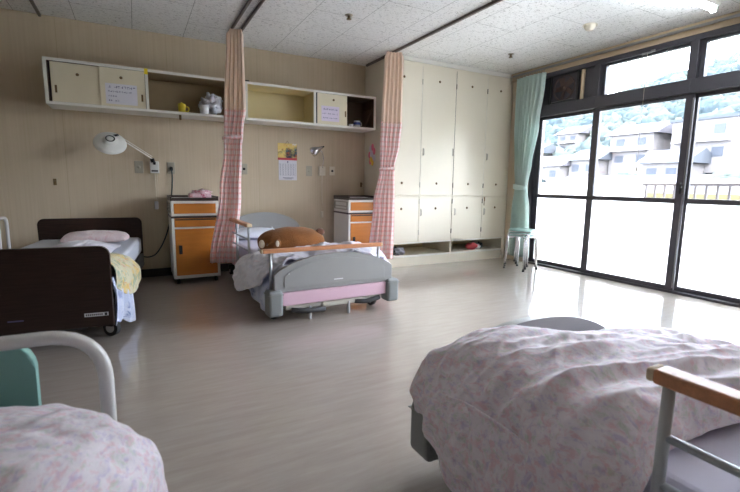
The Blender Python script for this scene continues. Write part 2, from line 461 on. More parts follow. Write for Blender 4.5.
# ------------------------------------------------------------------ room shell
floor = struct('floor', MB().box(XL, W+.12, YF, D, -.12, 0), M['floor'])
ceiling = struct('ceiling', MB().box(XL-.2, W+.30, YF-.2, D+.2, H, H+.2), M['ceil'])
struct('wall_back', MB().box(XL-.2, W+.12, D, D+.2, -.12, H), M['wall'])
dimw = mat('unseen_wall_darkened', srgb(156, 140, 118), .8, spec=.2, noise_amt=.05)  # unseen walls coloured darker so the left side gets less bounce light
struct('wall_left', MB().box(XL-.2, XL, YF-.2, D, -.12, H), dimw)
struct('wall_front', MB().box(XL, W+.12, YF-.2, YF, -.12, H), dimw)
wr_ = MB()
wr_.box(W-.01, W+.2, 4.02, D, 0, H); wr_.box(W-.01, W+.2, YF, .31, 0, H); wr_.box(W-.01, W+.2, .31, 4.02, 2.362, H)
struct('wall_right', wr_, M['wall'])
struct('baseboard_back', MB().box(XL, 2.61, D-.012, D, 0, .085), M['basebd'])
struct('baseboard_left', MB().box(XL, XL+.012, YF, D-.02, 0, .085), M['basebd'])
# cornice / curtain pelmet strip over the windows
cn = MB().box(W-.055, W-.012, YF+.01, 4.38, 2.362, H-.001, .004); cn.box(W-.075, W-.055, YF+.01, 4.38, 2.425, H-.001, .003)
struct('trim_1', cn, M['beige'])
struct('trim_2', MB().box(2.62, W-.02, DC-.015, DC+.02, H-.045, H-.001), M['white'])   # closet head trim
# door in the front wall (behind the viewer)
dr = empty('door_1', (-1.2, YF, 0)); dr['kind'] = 'structure'
MB().box(-.45, .45, 0, .03, .005, 2.02, .003).build('door_panel', M['cream'], dr)
MB().box(-.50, -.452, 0, .045, 0, 2.07).box(.452, .50, 0, .045, 0, 2.07).box(-.452, .452, 0, .045, 2.022, 2.07).build('door_frame', M['frame'], dr)
MB().tube([(.38, .03, 1.0), (.38, .07, 1.0), (.27, .07, 1.0)], .009).build('door_handle', M['chrome'], dr)

# ------------------------------------------------------------------ windows
bounds = [4.02, 3.165, 2.228, 1.27, .31]
for i in range(4):
    y1, y0 = bounds[i], bounds[i+1]
    w = empty('window_%d' % (i+1), (W, (y0+y1)/2, 0)); w['kind'] = 'structure'
    h = (y1-y0)/2
    off = -.014 if i % 2 else .026        # neighbouring sashes run in different tracks
    fb = MB()
    fb.box(-.05, .10, -h, h, 2.312, 2.362, .003); fb.box(-.05, .10, -h, h, 1.86, 1.985, .004)     # head and transom
    fb.box(-.03, .10, -h, h, -.002, .022, .002)                                                        # floor track
    if i > 0: fb.box(-.05, .10, h-.035, h+.035, 1.985, 2.312, .003)
    if i == 0: fb.box(-.03, .10, h-.03, h, .02, 1.86, .003)
    fb.build('window_frame', M['frame'], w)
    sb = MB(); s0, s1 = -h-.03, h+.03
    if i == 0: s1 = h-.03
    x0, x1 = off, off+.03
    sb.box(x0, x1, s0, s0+.075, .022, 1.86, .003); sb.box(x0, x1, s1-.075, s1, .022, 1.86, .003)
    sb.box(x0, x1, s0+.07, s1-.07, 1.825, 1.86, .003); sb.box(x0, x1, s0+.07, s1-.07, .022, .065, .003); sb.box(x0-.004, x1, s0+.07, s1-.07, .862, .908, .003)
    sb.build('sash', M['frame'], w)
    MB().box(off+.012, off+.017, s0+.072, s1-.072, .905, 1.83).build('clear_pane', M['glass'], w)
    MB().box(off+.012, off+.017, s0+.072, s1-.072, .062, .865).build('frosted_pane', M['frost'], w)
    if i == 0:
        MB().box(.005, .03, -h, h, 1.98, 2.315, .002).build('blank_panel', M['frame'], w)
    else:
        MB().box(.035, .04, -h+.03, h-.03, 1.985, 2.312).build('transom_pane', M['glass'], w)
        tb = MB().box(-.005, .05, h-.075, h-.035, 1.985, 2.312, .003).box(-.005, .05, -h+.035, -h+.06, 1.985, 2.312, .003)
        tb.box(-.005, .05, -h+.055, h-.07, 2.292, 2.314, .002)
        tb.build('transom_sash', M['frame'], w)
    # pale vertical strip painted in for the sunlit side of the sash stile, lock, pull
    MB().box(x0-.003, x0+.001, s0+.004, s0+.013, .05, 1.82).build('sunlit_strip', M['alu'], w)
    if i in (0, 1):
        MB().box(x0-.022, x0, s0+.012, s0+.034, .95, 1.03, .005).tube([(x0-.02, s0+.02, 1.0), (x0-.035, s0+.02, 1.03), (x0-.03, s0+.02, 1.06)], .006).build('lock', M['black'] if i else M['alu'], w)
    if i in (1, 2):
        a = (s0+.075) if i == 1 else (s1-.075)
        q = .03 if i == 1 else -.03
        MB().tube([(x0-.004, a, .74), (x0-.018, a, .74), (x0-.018, a+q, .74), (x0-.018, a+q, .82), (x0-.018, a, .82), (x0-.004, a, .82)], .002, 6).build('pull_handle', M['black'], w)
# transom latch + pull cord
t = empty('pull_cord', (W-.055, 2.64, 2.30))
MB().box(-.006, .004, -.05, .05, -.005, .014, .003).box(-.012, .004, -.075, -.035, .0, .022, .003).build('latch', M['alu'], t)
pts = [(-.012, -.01, -.002)]+[(-.014+.002*math.sin(k), -.01-.005*k/6, -.02-.18*k/1.0*1.0) for k in range(1, 7)]
MB().tube(pts, .0016, 6).build('cord', M['platew'], t)
MB().lathe([(0, 0), (.006, .002), (.007, .03), (.002, .04), (0, .04)], 12, Matrix.Translation((pts[-1][0], pts[-1][1], pts[-1][2]-.035))).build('cord_weight', M['platew'], t)
tag(t, 'thin pull cord hanging from the transom latch in front of the clear window', 'pull cord')
# ventilation fan in the dark panel
t = empty('ventilation_fan', (W-.002, 3.60, 2.155))
fr = MB().box(-.025, 0, -.2, .2, .155, .18, .003).box(-.025, 0, -.2, .2, -.18, -.155, .003).box(-.025, 0, -.2, -.175, -.155, .155, .003).box(-.025, 0, .175, .2, -.155, .155, .003)
fr.build('fan_frame', M['black'], t)
fbk = mat('fan_brown', srgb(74, 56, 50), .5)
ring = [(-.012, .14*math.cos(2*PI*k/24), .14*math.sin(2*PI*k/24)) for k in range(24)]
MB().tube(ring, .006, 6, closed=True).build('fan_ring', fbk, t)
mb = MB()
for k in range(5):
    a = 2*PI*k/5
    mb.box(-.002, .002, .02, .125, -.038, .038, .0, mtx=Matrix.Rotation(a, 4, 'X') @ Matrix.Rotation(R(22), 4, 'Y'))
mb.lathe([(0, 0), (.03, 0), (.03, .02), (0, .022)], 16, Matrix.Translation((-.004, 0, 0)) @ Matrix.Rotation(R(-90), 4, 'Y'))
mb.build('fan_blades', fbk, t)
MB().tube([(-.03, -.14, -.14), (-.03, .15, -.15)], .003, 6).build('shutter_bar', M['alu'], t)
tag(t, 'dark square ventilation fan set in the panel above the first window', 'fan')
t = MB().box(W-.03, W-.004, 3.335, 3.368, 1.987, 2.355, .003).build('wooden_batten', M['beige'])
tag(t, 'vertical wooden batten beside the ventilation fan', 'batten')

# ------------------------------------------------------------------ outside: balcony, hillside, houses
struct('floor_balcony', MB().box(W+.121, 6.2, -3, 8, -.25, -.03), M['balfloor'])
struct('ceiling_balcony', MB().box(W+.31, 5.05, -3, 8, 2.62, 2.78), M['concrete'])
struct('wall_parapet', MB().box(6.0, 6.15, 3.47, 8, -.03, 1.062).box(6.0, 6.15, -3, 3.47, -.03, .62), M['concrete'])
t = empty('balcony_railing', (6.07, 0, 0))
MB().box(-.02, .02, -3, 3.468, 1.035, 1.068, .004).build('top_rail', M['railing'], t)
MB().box(-.015, .015, -3, 3.468, .70, .725, .003).build('bottom_rail', M['railing'], t)
k = 0
y = 3.42
while y > -1.0:
    MB().box(-.011, .011, y-.011, y+.011, .62, 1.036).build('baluster', M['railing'], t); y -= .118
tag(t, 'grey metal railing with upright balusters on the balcony outside the windows', 'railing')

# terrain: rising hillside
mb = MB(); bm = mb.bm; nx, ny = 60, 70
def terr(x, y):
    t = max(0, (x-38)/120)
    return -9+46*t**0.85*(.82+.18*math.sin(y*.021+1))+2.5*noise.noise(Vector((x*.03, y*.03, 0)))
G = [[bm.verts.new((10+170*i/nx, -60+280*j/ny, terr(10+170*i/nx, -60+280*j/ny))) for i in range(nx+1)] for j in range(ny+1)]
for j in range(ny):
    for i in range(nx): bm.faces.new((G[j][i], G[j][i+1], G[j+1][i+1], G[j+1][i]))
grass = mat('hill_ground', srgb(52, 56, 52), .95, noise_amt=.15, nscale=.08)
hl = mb.build('hillside', grass, smooth=True); hl['kind'] = 'structure'
# woodland on the hill - far beyond counting
HOUSES = []
def slot(k, sl):
    """distance at which the hillside seen along direction y = k x rises to slope sl"""
    x = 40.0
    while x < 150 and (terr(x, k*x)+2.5-1)/x < sl: x += .5
    return x
for (k, sl, w_, h_, rf, st, flat, lb) in (
    (.575, .080, 6, 4.6, 'hroof', 2, False, 'white two storey house with balcony in the middle of the hillside'),
    (.44, .082, 7, 5.4, 'hroof2', 2, True, 'white flat roofed two storey house at the right of the middle hillside'),
    (.685, .062, 4.5, 2.6, 'hroof2', 1, False, 'small grey roofed house on the hillside left of the two storey houses'),
    (.79, .048, 5.5, 2.6, 'hroof', 1, False, 'pale bungalow low on the hillside behind the first window'),
    (.87, .085, 5, 2.8, 'hroof2', 1, False, 'small grey roofed house high on the hillside at the far left'),
    (.505, .048, 4.5, 2.6, 'hroof2', 1, False, 'small grey roofed house just below the two storey houses'),
    (.74, .115, 4.5, 3.6, 'hroof', 2, False, 'pale two storey house highest on the hillside among trees')):
    x = slot(k, sl); HOUSES.append((x, k*x, w_, h_, rf, st, flat, lb))
import numpy as np
rnd = random.Random(3); nrs = np.random.RandomState(5)
tmpl = bmesh.new(); bmesh.ops.create_icosphere(tmpl, subdivisions=3, radius=1)
T0 = np.array([v.co[:] for v in tmpl.verts]); TF = np.array([[v.index for v in f.verts] for f in tmpl.faces]); tmpl.free()
shapes = []
for q in range(6):
    k_ = np.array([1+.42*noise.noise(Vector(c)*2.6+Vector((q*7, 0, 0)))+.30*noise.noise(Vector(c)*7+Vector((0, q*5, 0))) for c in T0])
    shapes.append(T0*k_[:, None]+nrs.uniform(-.05, .05, T0.shape))
VV = []; FF = []; MI = []; base = 0
for k in range(3600):
    x = rnd.uniform(52, 165); y = rnd.uniform(.25*x, 1.1*x)
    if noise.noise(Vector((x*.05, y*.05, 4))) < -.35 and x < 110: continue
    r = rnd.uniform(.9, 2.3)*(1+(x-48)/150); z = terr(x, y)+r*.35; a = rnd.uniform(0, 6.28); sq = rnd.uniform(.75, 1.15)
    bad = False
    for hh_ in HOUSES:
        hx, hy, hw_ = hh_[:3]
        if x < hx+6 and x > hx-6 and abs(y-hy*x/hx) < hw_*.5*x/hx+r*.9: bad = True
    if bad: continue
    S_ = shapes[k % 6]; ca, sa = math.cos(a), math.sin(a)
    P_ = np.stack([(S_[:, 0]*ca-S_[:, 1]*sa)*r+x, (S_[:, 0]*sa+S_[:, 1]*ca)*r+y, S_[:, 2]*r*sq+z], 1)
    VV.append(P_); FF.append(TF+base); base += len(P_); MI.append(np.full(len(TF), rnd.choice([0, 0, 1, 2])))
VV = np.concatenate(VV); FF = np.concatenate(FF); MI = np.concatenate(MI)
me = bpy.data.meshes.new('woodland')
me.vertices.add(len(VV)); me.vertices.foreach_set('co', VV.astype(np.float32).ravel())
me.loops.add(FF.size); me.loops.foreach_set('vertex_index', FF.ravel().astype(np.int32))
me.polygons.add(len(FF)); me.polygons.foreach_set('loop_start', np.arange(0, FF.size, 3, dtype=np.int32)); me.polygons.foreach_set('loop_total', np.full(len(FF), 3, dtype=np.int32))
for c, nm in ((srgb(47, 54, 55), 'hazy_leaves_a'), (srgb(42, 50, 54), 'hazy_leaves_b'), (srgb(54, 59, 56), 'hazy_leaves_c')):  # bluish distance haze is mixed into the leaf colours
    me.materials.append(mat(nm, c, .95, spec=0, noise_amt=.28, nscale=1.6))
me.polygons.foreach_set('material_index', MI.astype(np.int32)); me.update(calc_edges=True); me.validate()
wd = bpy.data.objects.new('woodland', me); COL.objects.link(wd)
tag(wd, 'pale green trees covering the hillside beyond the balcony', 'trees', kind='stuff')
def house(x, y, w, d, h, z=None, roof='hroof', label='', storeys=2, rz=0.0, flat=False):
    z = terr(x, y) if z is None else z
    t = empty('house', (x, y, z-1), rz)
    MB().box(-d/2, d/2, -w/2, w/2, 0, h+1).build('wall', M['hwall'], t)
    if flat:
        MB().box(-d/2-.3, d/2+.3, -w/2-.3, w/2+.3, h+1, h+1.35).build('roof', M[roof], t)
    else:
        MB().prism([(-d/2-.7, h+1), (d/2+.7, h+1), (0, h+1+d*.26)], -w/2-.7, w/2+.7).build('roof', M[roof], t)
    n = max(2, int(w/2.6))
    for s in range(storeys):
        for q in range(n):
            yy = -w/2+(q+.5)*w/n; zz = 1+(s+.35)*h/storeys
            MB().box(-d/2-.06, -d/2, yy-.6, yy+.6, zz, zz+h/storeys*.42).build('window', M['hwin'], t)
    if storeys > 1:
        MB().box(-d/2-.9, -d/2-.061, -w/2+.4, w/2-.4, 1+h/storeys, 1+h/storeys+.18).build('balcony', M['hwall'], t)
    tag(t, label, 'house')
house(57, 44.5, 12, 8, 3.2, -5.2, 'hroof', 'wide low house with a pale roof just above the parapet, far left', 1)
house(50, 30.0, 15, 9, 3.0, -2.9, 'hroof', 'long pale roofed house rising directly behind the balcony railing', 1)
house(46, 16.6, 8, 7, 2.8, -2.7, 'hroof2', 'low grey roofed house behind the railing at the right', 1)
for (hx, hy, w_, h_, rf, st, flat, lb) in HOUSES: house(hx, hy, w_, 7, h_, None, rf, lb, st, 0, flat)
t = MB().box(30, 34, 11.4, 18.3, -1.2, .7).build('shed', M['yroof']); tag(t, 'pale yellow shed seen through the balcony railing', 'shed')

# ------------------------------------------------------------------ ceiling things
def crail(name, pts, label):
    mb = MB()
    for (x, y0, y1, w_) in pts: mb.box(x-w_/2, x+w_/2, y0, y1, H-.024, H-.0005, .003)
    o = mb.build(name, M['rail']); tag(o, label, 'curtain rail', 'ceiling curtain rails between the beds'); return o
crail('curtain_rail', [(-.662, 1.9, 5.02, .022)], 'grey ceiling curtain rail above the dark wooden bed, leftmost of the rails')
crail('curtain_rail', [(.895, 1.9, 4.66, .020)], 'grey ceiling curtain rail above the left pink curtain, left rail of the close pair')
crail('curtain_rail', [(.985, 1.9, 4.66, .020)], 'grey ceiling curtain rail above the left pink curtain, right rail of the close pair')
crail('curtain_rail', [(2.60, 1.9, 4.96, .026)], 'grey ceiling curtain rail ending above the right pink curtain by the closet')
def detector(x, y, label, big):
    t = empty('smoke_detector' if big else 'sprinkler', (x, y, H))
    if big:
        MB().lathe([(0, -.045), (.03, -.045), (.045, -.03), (.05, -.008), (.05, 0)], 24).build('cover', M['platew'], t)
        MB().lathe([(.062, -.008), (.062, 0)], 24).lathe([(.05, -.0085), (.062, -.008)], 24).build('base', M['platew'], t)
    else:
        MB().lathe([(.034, 0), (.034, -.004), (.012, -.006)], 20).build('base', M['plate'], t)
        MB().lathe([(.010, -.004), (.010, -.03), (.022, -.032), (.022, -.036), (0, -.037)], 16).build('head', M['brass'], t)
    tag(t, label, 'smoke detector' if big else 'sprinkler', None if big else 'ceiling sprinklers')
detector(3.717, 2.737, 'round cream smoke detector on the ceiling near the windows', True)
detector(3.772, 3.736, 'small dark sprinkler on the ceiling in front of the closet', False)
detector(1.728, 3.64, 'small dark sprinkler on the ceiling above the grey bed', False)
tubem = mat('fluorescent_tube', (1, 1, 1, 1), .4)
N_, L_ = nodes(tubem); N_['Principled BSDF'].inputs['Emission Color'].default_value = (.85, .93, 1, 1); N_['Principled BSDF'].inputs['Emission Strength'].default_value = 7
for cy_, lb_ in ((1.925, 'white fluorescent light fitting on the ceiling at the top right'), (-.25, 'added unseen fluorescent light fitting on the ceiling behind the viewer, near the windows')):  # second fitting is unseen, added to even out the light by the windows
    t = empty('ceiling_light', (3.50, cy_, H-.001))
    MB().prism([(-.62, 0), (.62, 0), (.60, -.045), (-.60, -.045)], -.03, .03).build('housing', M['lampw'], t)
    MB().prism([(-.62, -.0), (.62, 0), (.62, -.012), (-.62, -.012)], -.10, .10).build('reflector', M['lampw'], t)
    MB().tube([(-.575, 0, -.062), (.575, 0, -.062)], .0155, 14).build('lamp_tube', tubem, t)
    MB().box(-.60, -.576, -.02, .02, -.085, -.04, .003).build('lamp_holder', M['lampw'], t); MB().box(.576, .60, -.02, .02, -.085, -.04, .003).build('lamp_holder', M['lampw'], t)
    tag(t, lb_, 'light', 'ceiling light fittings')

# ------------------------------------------------------------------ wall shelf units
def notice(name, parent, x0, x1, z0, z1, y, m, rows, label=None, seed=1, tilt=0):
    rr = random.Random(seed)
    o = MB().box(x0, x1, y-.0015, y, z0, z1).build(name, m, parent)
    mb = MB(); hgt = (z1-z0)
    for k, (fr0, fr1, big) in enumerate(rows):
        zc = z1-hgt*(k+.75)/(len(rows)+.5); ch = hgt*(.085 if not big else .12); x = x0+(x1-x0)*fr0
        while x < x0+(x1-x0)*fr1:
            # strokes of one small character
            s = ch*1.0
            for q in range(3):
                if rr.random() < .5: xx = x+rr.uniform(0, s*.8); mb.box(xx, xx+s*.14, y-.0025, y-.0015, zc-ch*.45, zc+ch*.45)
                else: zz = zc+rr.uniform(-.4, .4)*ch; mb.box(x, x+s*.8, y-.0025, y-.0015, zz, zz+ch*.13)
            x += s*1.15+(s if rr.random() < .15 else 0)
    mb.build('writing', M['ink'], o)
    return o
FD = 4.70; ZT, ZB = 2.03, 1.645
def shelf_unit(x0, xd, x1, label):
    t = empty('hanging_cabinet', ((x0+x1)/2, FD, ZB)); cx = (x0+x1)/2
    b = MB(); th = .024; y1 = D-FD-.001
    X0, X1, XD = x0-cx, x1-cx, xd-cx; hh = ZT-ZB
    b.box(X0, X1, 0, y1, 0, th, .002); b.box(X0, X1, 0, y1, hh-th, hh, .002)
    b.box(X0, X0+th, 0, y1, th, hh-th); b.box(X1-th, X1, 0, y1, th, hh-th); b.box(XD-th/2, XD+th/2, 0, y1, th, hh-th)
    b.build('carcass', M['white'], t)
    return t, X0, X1, XD, hh, th, y1
def lining(t, a, b_, hh, th, y1, m, name='back_panel'):
    mb = MB(); mb.box(a, b_, y1-.012, y1-.002, th, hh-th); mb.box(a, a+.003, .01, y1-.012, th, hh-th); mb.box(b_-.003, b_, .01, y1-.012, th, hh-th)
    mb.box(a+.003, b_-.003, .01, y1-.012, th, th+.002); mb.box(a+.003, b_-.003, .01, y1-.012, hh-th-.002, hh-th)
    mb.build(name, m, t)
def slide(t, a, b_, z0, z1, y, knob, pull, m=None):
    d = MB().box(a, b_, y, y+.012, z0, z1, .0015).build('sliding_door', m or M['cream'], t)
    MB().lathe([(.0, .0), (.012, .0), (.013, .004), (.006, .006), (0, .006)], 14, Matrix.Translation((knob[0], y, knob[1])) @ Matrix.Rotation(R(90), 4, 'X')).build('knob', M['brass'], d)
    MB().box(pull[0]-.008, pull[0]+.008, y-.003, y+.001, pull[1]-.032, pull[1]+.032, .002).build('finger_pull', M['brass'], d)
    return d
t, X0, X1, XD, hh, th, y1 = shelf_unit(-.63, .151, .96, '')
lining(t, X0+th, XD-th/2, hh, th, y1, M['dark_in'], 'cupboard_lining'); lining(t, XD+th/2, X1-th, hh, th, y1, mat('tan_inside', srgb(164, 144, 112), .7, noise_amt=.05), 'shelf_lining')
cx = (-.63+.96)/2
slide(t, X0+th+.02, -.19-cx, th, hh-th, .030, (-.39-cx, 1.915-ZB), (-.553-cx, 1.779-ZB))
d = slide(t, -.225-cx, XD-th/2, th, hh-th, .012, (-.056-cx, 1.926-ZB), (.108-cx, 1.764-ZB))
notice('notice', d, -.185-cx, .068-cx, .045, .225, .011, M['paper'], [(.1, .92, 1), (.08, .8, 0), (.08, .35, 0), (.08, .4, 0)], seed=3)
MB().box(.135-cx, .165-cx, -.002, -.0005, hh-.05, hh-.0).box(.135-cx, .165-cx, -.002, .06, hh, hh+.0015).build('yellow_tape', M['tape'], t)
tag(t, 'white wall cabinet above the dark bed with yellow tape, two cream sliding doors closed', 'wall cabinet')
MB().lathe([(.011, .0), (.011, -.045), (0, -.05)], 12, Matrix.Translation((.432-cx, .05, 0))).build('light_pull', M['brass'], t)
t, X0, X1, XD, hh, th, y1 = shelf_unit(1.055, 1.82, 2.596, '')
cx = (1.055+2.596)/2
lining(t, X0+th, XD-th/2, hh, th, y1, M['cream_in'], 'shelf_lining'); lining(t, XD+th/2, X1-th, hh, th, y1, M['dark_in'], 'cupboard_lining')
d = slide(t, XD+th/2+.02, 2.222-cx, th, hh-th, .012, (2.05-cx, 1.942-ZB), (2.2-cx, 1.80-ZB))
notice('notice', d, 1.90-cx, 2.12-cx, .058, .225, .011, M['paper2'], [(.1, .9, 1), (.06, .95, 0), (.1, .9, 0)], seed=9)
MB().box(XD+th/2, XD+th/2+.02, .012, .02, th, hh-th).build('gap_shade', M['black'], t)  # black strip standing in for the shade inside the gap beside the door
MB().box(X0-.002, X0+.045, -.002, .03, hh, hh+.012, .002).build('corner_clip', M['rubber'], t)
MB().box(0, .012, .02, .22, 0, .24, .002, mtx=Matrix.Translation((2.462-cx, .02, th+.003)) @ Matrix.Rotation(R(24), 4, 'Y')).build('loose_board', M['dark_in'], t)
tag(t, 'white wall cabinet above the grey bed, one sliding door open on a dark compartment', 'wall cabinet')
# cup
t = empty('yellow_cup', (.45, 4.76, ZB+.0245))
MB().lathe([(0, .0), (.032, .0), (.036, .075), (.032, .075), (.029, .006), (0, .006)], 20).build('body', M['yellow'], t)
MB().tube([(.034, 0, .062), (.062, 0, .056), (.066, 0, .036), (.058, 0, .018), (.033, 0, .014)], .006, 8).build('handle', M['yellow'], t)
MB().lathe([(.008, .076), (.012, .09), (.0, .10)], 12).lathe([(0, .0755), (.036, .0755), (.034, .083), (0, .084)], 18).build('lid', M['yellow'], t)
tag(t, 'small yellow cup with lid and handle in the left wall cabinet', 'cup')
# bag bundle
bm_ = MB(); bm_.ell((0, 0, .085), (.095, .09, .092), bump=.7, seed=3, u=30, v=22); bm_.ell((.03, .0, .125), (.075, .07, .062), bump=1.0, seed=8, u=26, v=18)
bagm = mat('crinkled_plastic_bag', srgb(206, 206, 216), .3, noise_amt=.35, nscale=14, bump=.6, bscale=40)
o = bm_.build('plastic_bag', bagm); o.location = (.735, 4.83, ZB+.0245+.02)
tag(o, 'crumpled white plastic bag bundle in the left wall cabinet beside the curtain', 'bag')
t = empty('bag_cup', (.655, 4.735, ZB+.0245))
MB().lathe([(0, 0), (.04, 0), (.046, .085), (.042, .085), (.037, .006), (0, .006)], 20).build('body', M['cup'], t)
tag(t, 'white plastic tumbler in front of the crumpled bag', 'cup')
t = empty('mug', (2.39, 4.79, ZB+.0245))
MB().lathe([(0, 0), (.036, 0), (.04, .078), (.036, .078), (.032, .006), (0, .006)], 20).build('body', M['cup'], t)
MB().lathe([(.0408, .03), (.0412, .06)], 20).build('blue_band', M['bluec'], t)
MB().tube([(.038, 0, .065), (.06, 0, .058), (.062, 0, .03), (.037, 0, .018)], .005, 8).build('handle', M['cup'], t)
tag(t, 'white mug with blue print in the open dark cabinet compartment', 'mug')
t = MB().lathe([(0, 0), (.022, 0), (.03, .03), (.026, .03), (.018, .005), (0, .005)], 18).build('small_bowl', M['cup']); t.location = (2.30, 4.765, ZB+.0245)
tag(t, 'tiny white bowl left of the blue printed mug', 'bowl')

# ------------------------------------------------------------------ wall fittings
def plate(x, z, w, h, m, label, kind='outlet', holes=1, group='wall plates'):
    t = empty(kind, (x, D, z))
    MB().box(-w/2, w/2, -.008, -.0005, -h/2, h/2, .003).build('cover_plate', m, t)
    if holes:
        MB().lathe([(0, -.004), (.013, -.004), (.015, 0), (.015, .004)], 14, Matrix.Translation((0, -.010, 0)) @ Matrix.Rotation(R(-90), 4, 'X')).build('socket', M['black'] if holes == 2 else M['plate'], t)
    tag(t, label, kind.replace('_', ' '), group); return t
plate(.049, 1.138, .078, .122, M['plate'], 'metal wall plate with button, left of the white lamp bracket', 'wall_switch')
plate(.345, 1.137, .072, .118, M['plate'], 'wall outlet with a dark cable plugged in above the left bedside cabinet', 'wall_outlet', 2)
plate(1.094, 1.149, .072, .118, M['plate'], 'metal wall outlet between the left pink curtain and the calendar', 'wall_outlet', 2)
plate(1.867, 1.147, .076, .122, M['plate'], 'metal wall plate left of the chrome gooseneck lamp', 'wall_switch')
plate(2.169, 1.155, .072, .105, M['platew'], 'pale wall outlet right of the chrome gooseneck lamp', 'wall_outlet', 2)
# task lamp (white)
t = empty('task_lamp', (.19, D, 1.14))
MB().box(-.042, .042, -.03, -.0005, -.06, .06, .005).build('wall_bracket', M['lampw'], t)
MB().box(-.03, .03, -.034, -.03, -.045, -.03, .001).build('switch', M['black'], t)
MB().tube([(-.012, -.045, .05), (-.02, -.05, .085)], .02, 12).tube([(-.0, -.04, .03), (-.0, -.055, .05)], .012, 10).build('joint', M['black'], t)
MB().tube([(-.02, -.05, .085), (-.31, -.27, .262)], .0055, 8).tube([(-.018, -.045, .105), (-.305, -.262, .282)], .0035, 8).build('arm', M['lampw'], t)
MB().tube([(-.302, -.262, .275), (-.335, -.285, .262)], .017, 12).build('head_joint', M['black'], t)
hm = Matrix.Translation((-.365, -.33, .215)) @ Matrix.Rotation(R(6), 4, 'Y') @ Matrix.Rotation(R(50), 4, 'X')
MB().lathe([(.135, -.03), (.128, -.012), (.11, .0), (.07, .006), (.06, .015), (.055, .03), (.0, .034)], 32, hm).lathe([(.135, -.03), (.127, -.028), (.118, -.014), (.09, -.006), (0, -.002)], 32, hm).build('lamp_shade', M['lampw'], t)
MB().lathe([(.028, .0350), (.040, .0350), (.040, .0365), (.028, .0365), (.028, .0350)], 24, hm).build('vent_ring', M['black'], t)
MB().tube([(0, -.02, -.06), (.0, -.02, -.2), (.004, -.018, -.33), (.0, -.016, -.35)], .0028, 6).tube([(.02, -.02, -.06), (.022, -.016, -.2), (.016, -.014, -.36)], .002, 6).build('cord', M['platew'], t)
MB().box(-.02, .018, -.035, -.008, -.43, -.345, .008).build('nurse_call_button', M['cup'], t)
tag(t, 'white round wall lamp on a long arm above the dark bed', 'lamp')
# gooseneck lamp
t = empty('wall_lamp', (2.03, D, 1.15))
MB().box(-.04, .04, -.03, -.0005, -.055, .055, .005).build('wall_bracket', M['platew'], t)
MB().tube([(.0, -.028, .04), (.0, -.05, .09), (-.01, -.09, .16), (-.04, -.13, .215), (-.09, -.15, .245)], .0055, 8).build('gooseneck', M['chrome'], t)
hm = Matrix.Translation((-.11, -.165, .25)) @ Matrix.Rotation(R(-66), 4, 'Y')
MB().lathe([(0, .085), (.014, .085), (.018, .05), (.03, .03), (.052, -.02), (.058, -.055), (.054, -.055), (.045, -.015), (.02, .03), (0, .035)], 24, Matrix.Translation((-.13, -.165, .235)) @ Matrix.Rotation(R(62), 4, 'Y')).build('lamp_shade', M['chrome'], t)
MB().tube([(-.06, -.165, .272), (-.035, -.165, .283)], .009, 10).build('switch', M['black'], t)
MB().tube([(0, -.02, -.055), (-.005, -.02, -.2), (.0, -.018, -.36), (.01, -.015, -.42)], .003, 6).build('cord', M['platew'], t)
tag(t, 'chrome gooseneck wall lamp above the grey bed', 'lamp')
for nm, x, z, lb in (('cord_tip', 2.03, .62, 'small cream call button hanging low on the wall behind the grey bed'),):
    t = MB().box(-.016, .016, -.025, -.0005, -.04, .04, .006).build('call_button', M['platew']); t.location = (x, D, z); tag(t, lb, 'call button')
for x, z, lb in ((-.658, .978, 'small dark hook on the wall above the left end of the dark bed headboard'), (2.576, .99, 'small dark hook on the wall above the right bedside cabinet')):
    t = empty('wall_hook', (x, D, z))
    MB().box(-.013, .013, -.004, -.0005, -.03, .03, .002).build('hook_plate', M['brass'], t); MB().tube([(0, -.004, .012), (0, -.03, .004), (0, -.034, .018)], .004, 8).build('hook', M['brass'], t)
    tag(t, lb, 'hook', 'wall hooks')
# power cable
pts = [(.345, D-.012, 1.13), (.345, D-.035, 1.12), (.35, D-.035, 1.03), (.335, D-.03, .85), (.318, D-.03, .68), (.29, D-.04, .52), (.23, D-.05, .36), (.16, D-.05, .25), (.09, D-.05, .22), (.04, D-.06, .23)]
sm = []
P_ = [Vector(p) for p in pts]
for i in range(len(P_)-1):
    for q in range(5): sm.append(cr(P_[max(0, i-1)], P_[i], P_[i+1], P_[min(len(P_)-1, i+2)], q/5))
sm.append(P_[-1])
t = empty('power_cable', (0, 0, 0)); MB().tube(sm, .0065, 8).build('cord', M['cable'], t); MB().box(.33, .36, D-.04, D-.009, 1.11, 1.145, .005).build('plug', M['black'], t)
tag(t, 'dark power cable running from the wall outlet down to the dark bed', 'cable')
# calendar
t = empty('wall_calendar', (1.60, D, 1.457))
mb = MB(); b = mb.bm; uvl = b.loops.layers.uv.new('UVMap')
mb.box(-.115, .115, -.006, -.002, -.165, 0)
for f in b.faces:
    for lp in f.loops: lp[uvl].uv = (lp.vert.co.x, lp.vert.co.z)
mb.build('picture', M['calpic'], t)
MB().box(-.115, .115, -.007, -.002, -.192, -.165).build('red_band', M['red'], t)
pg = MB().box(-.108, .112, -.0055, -.002, -.425, -.192).build('date_page', M['paper'], t)
mb = MB()
for k in range(7):
    x = -.095+k*.032
    mb.box(x, x+.001, -.0065, -.0055, -.37, -.235)
for k in range(6): mb.box(-.095, .098, -.0065, -.0055, -.37+k*.027, -.369+k*.027)
rr = random.Random(2)
for r_ in range(5):
    for c_ in range(6): mb.box(-.089+c_*.032, -.082+c_*.032, -.0065, -.0055, -.36+r_*.027, -.351+r_*.027)
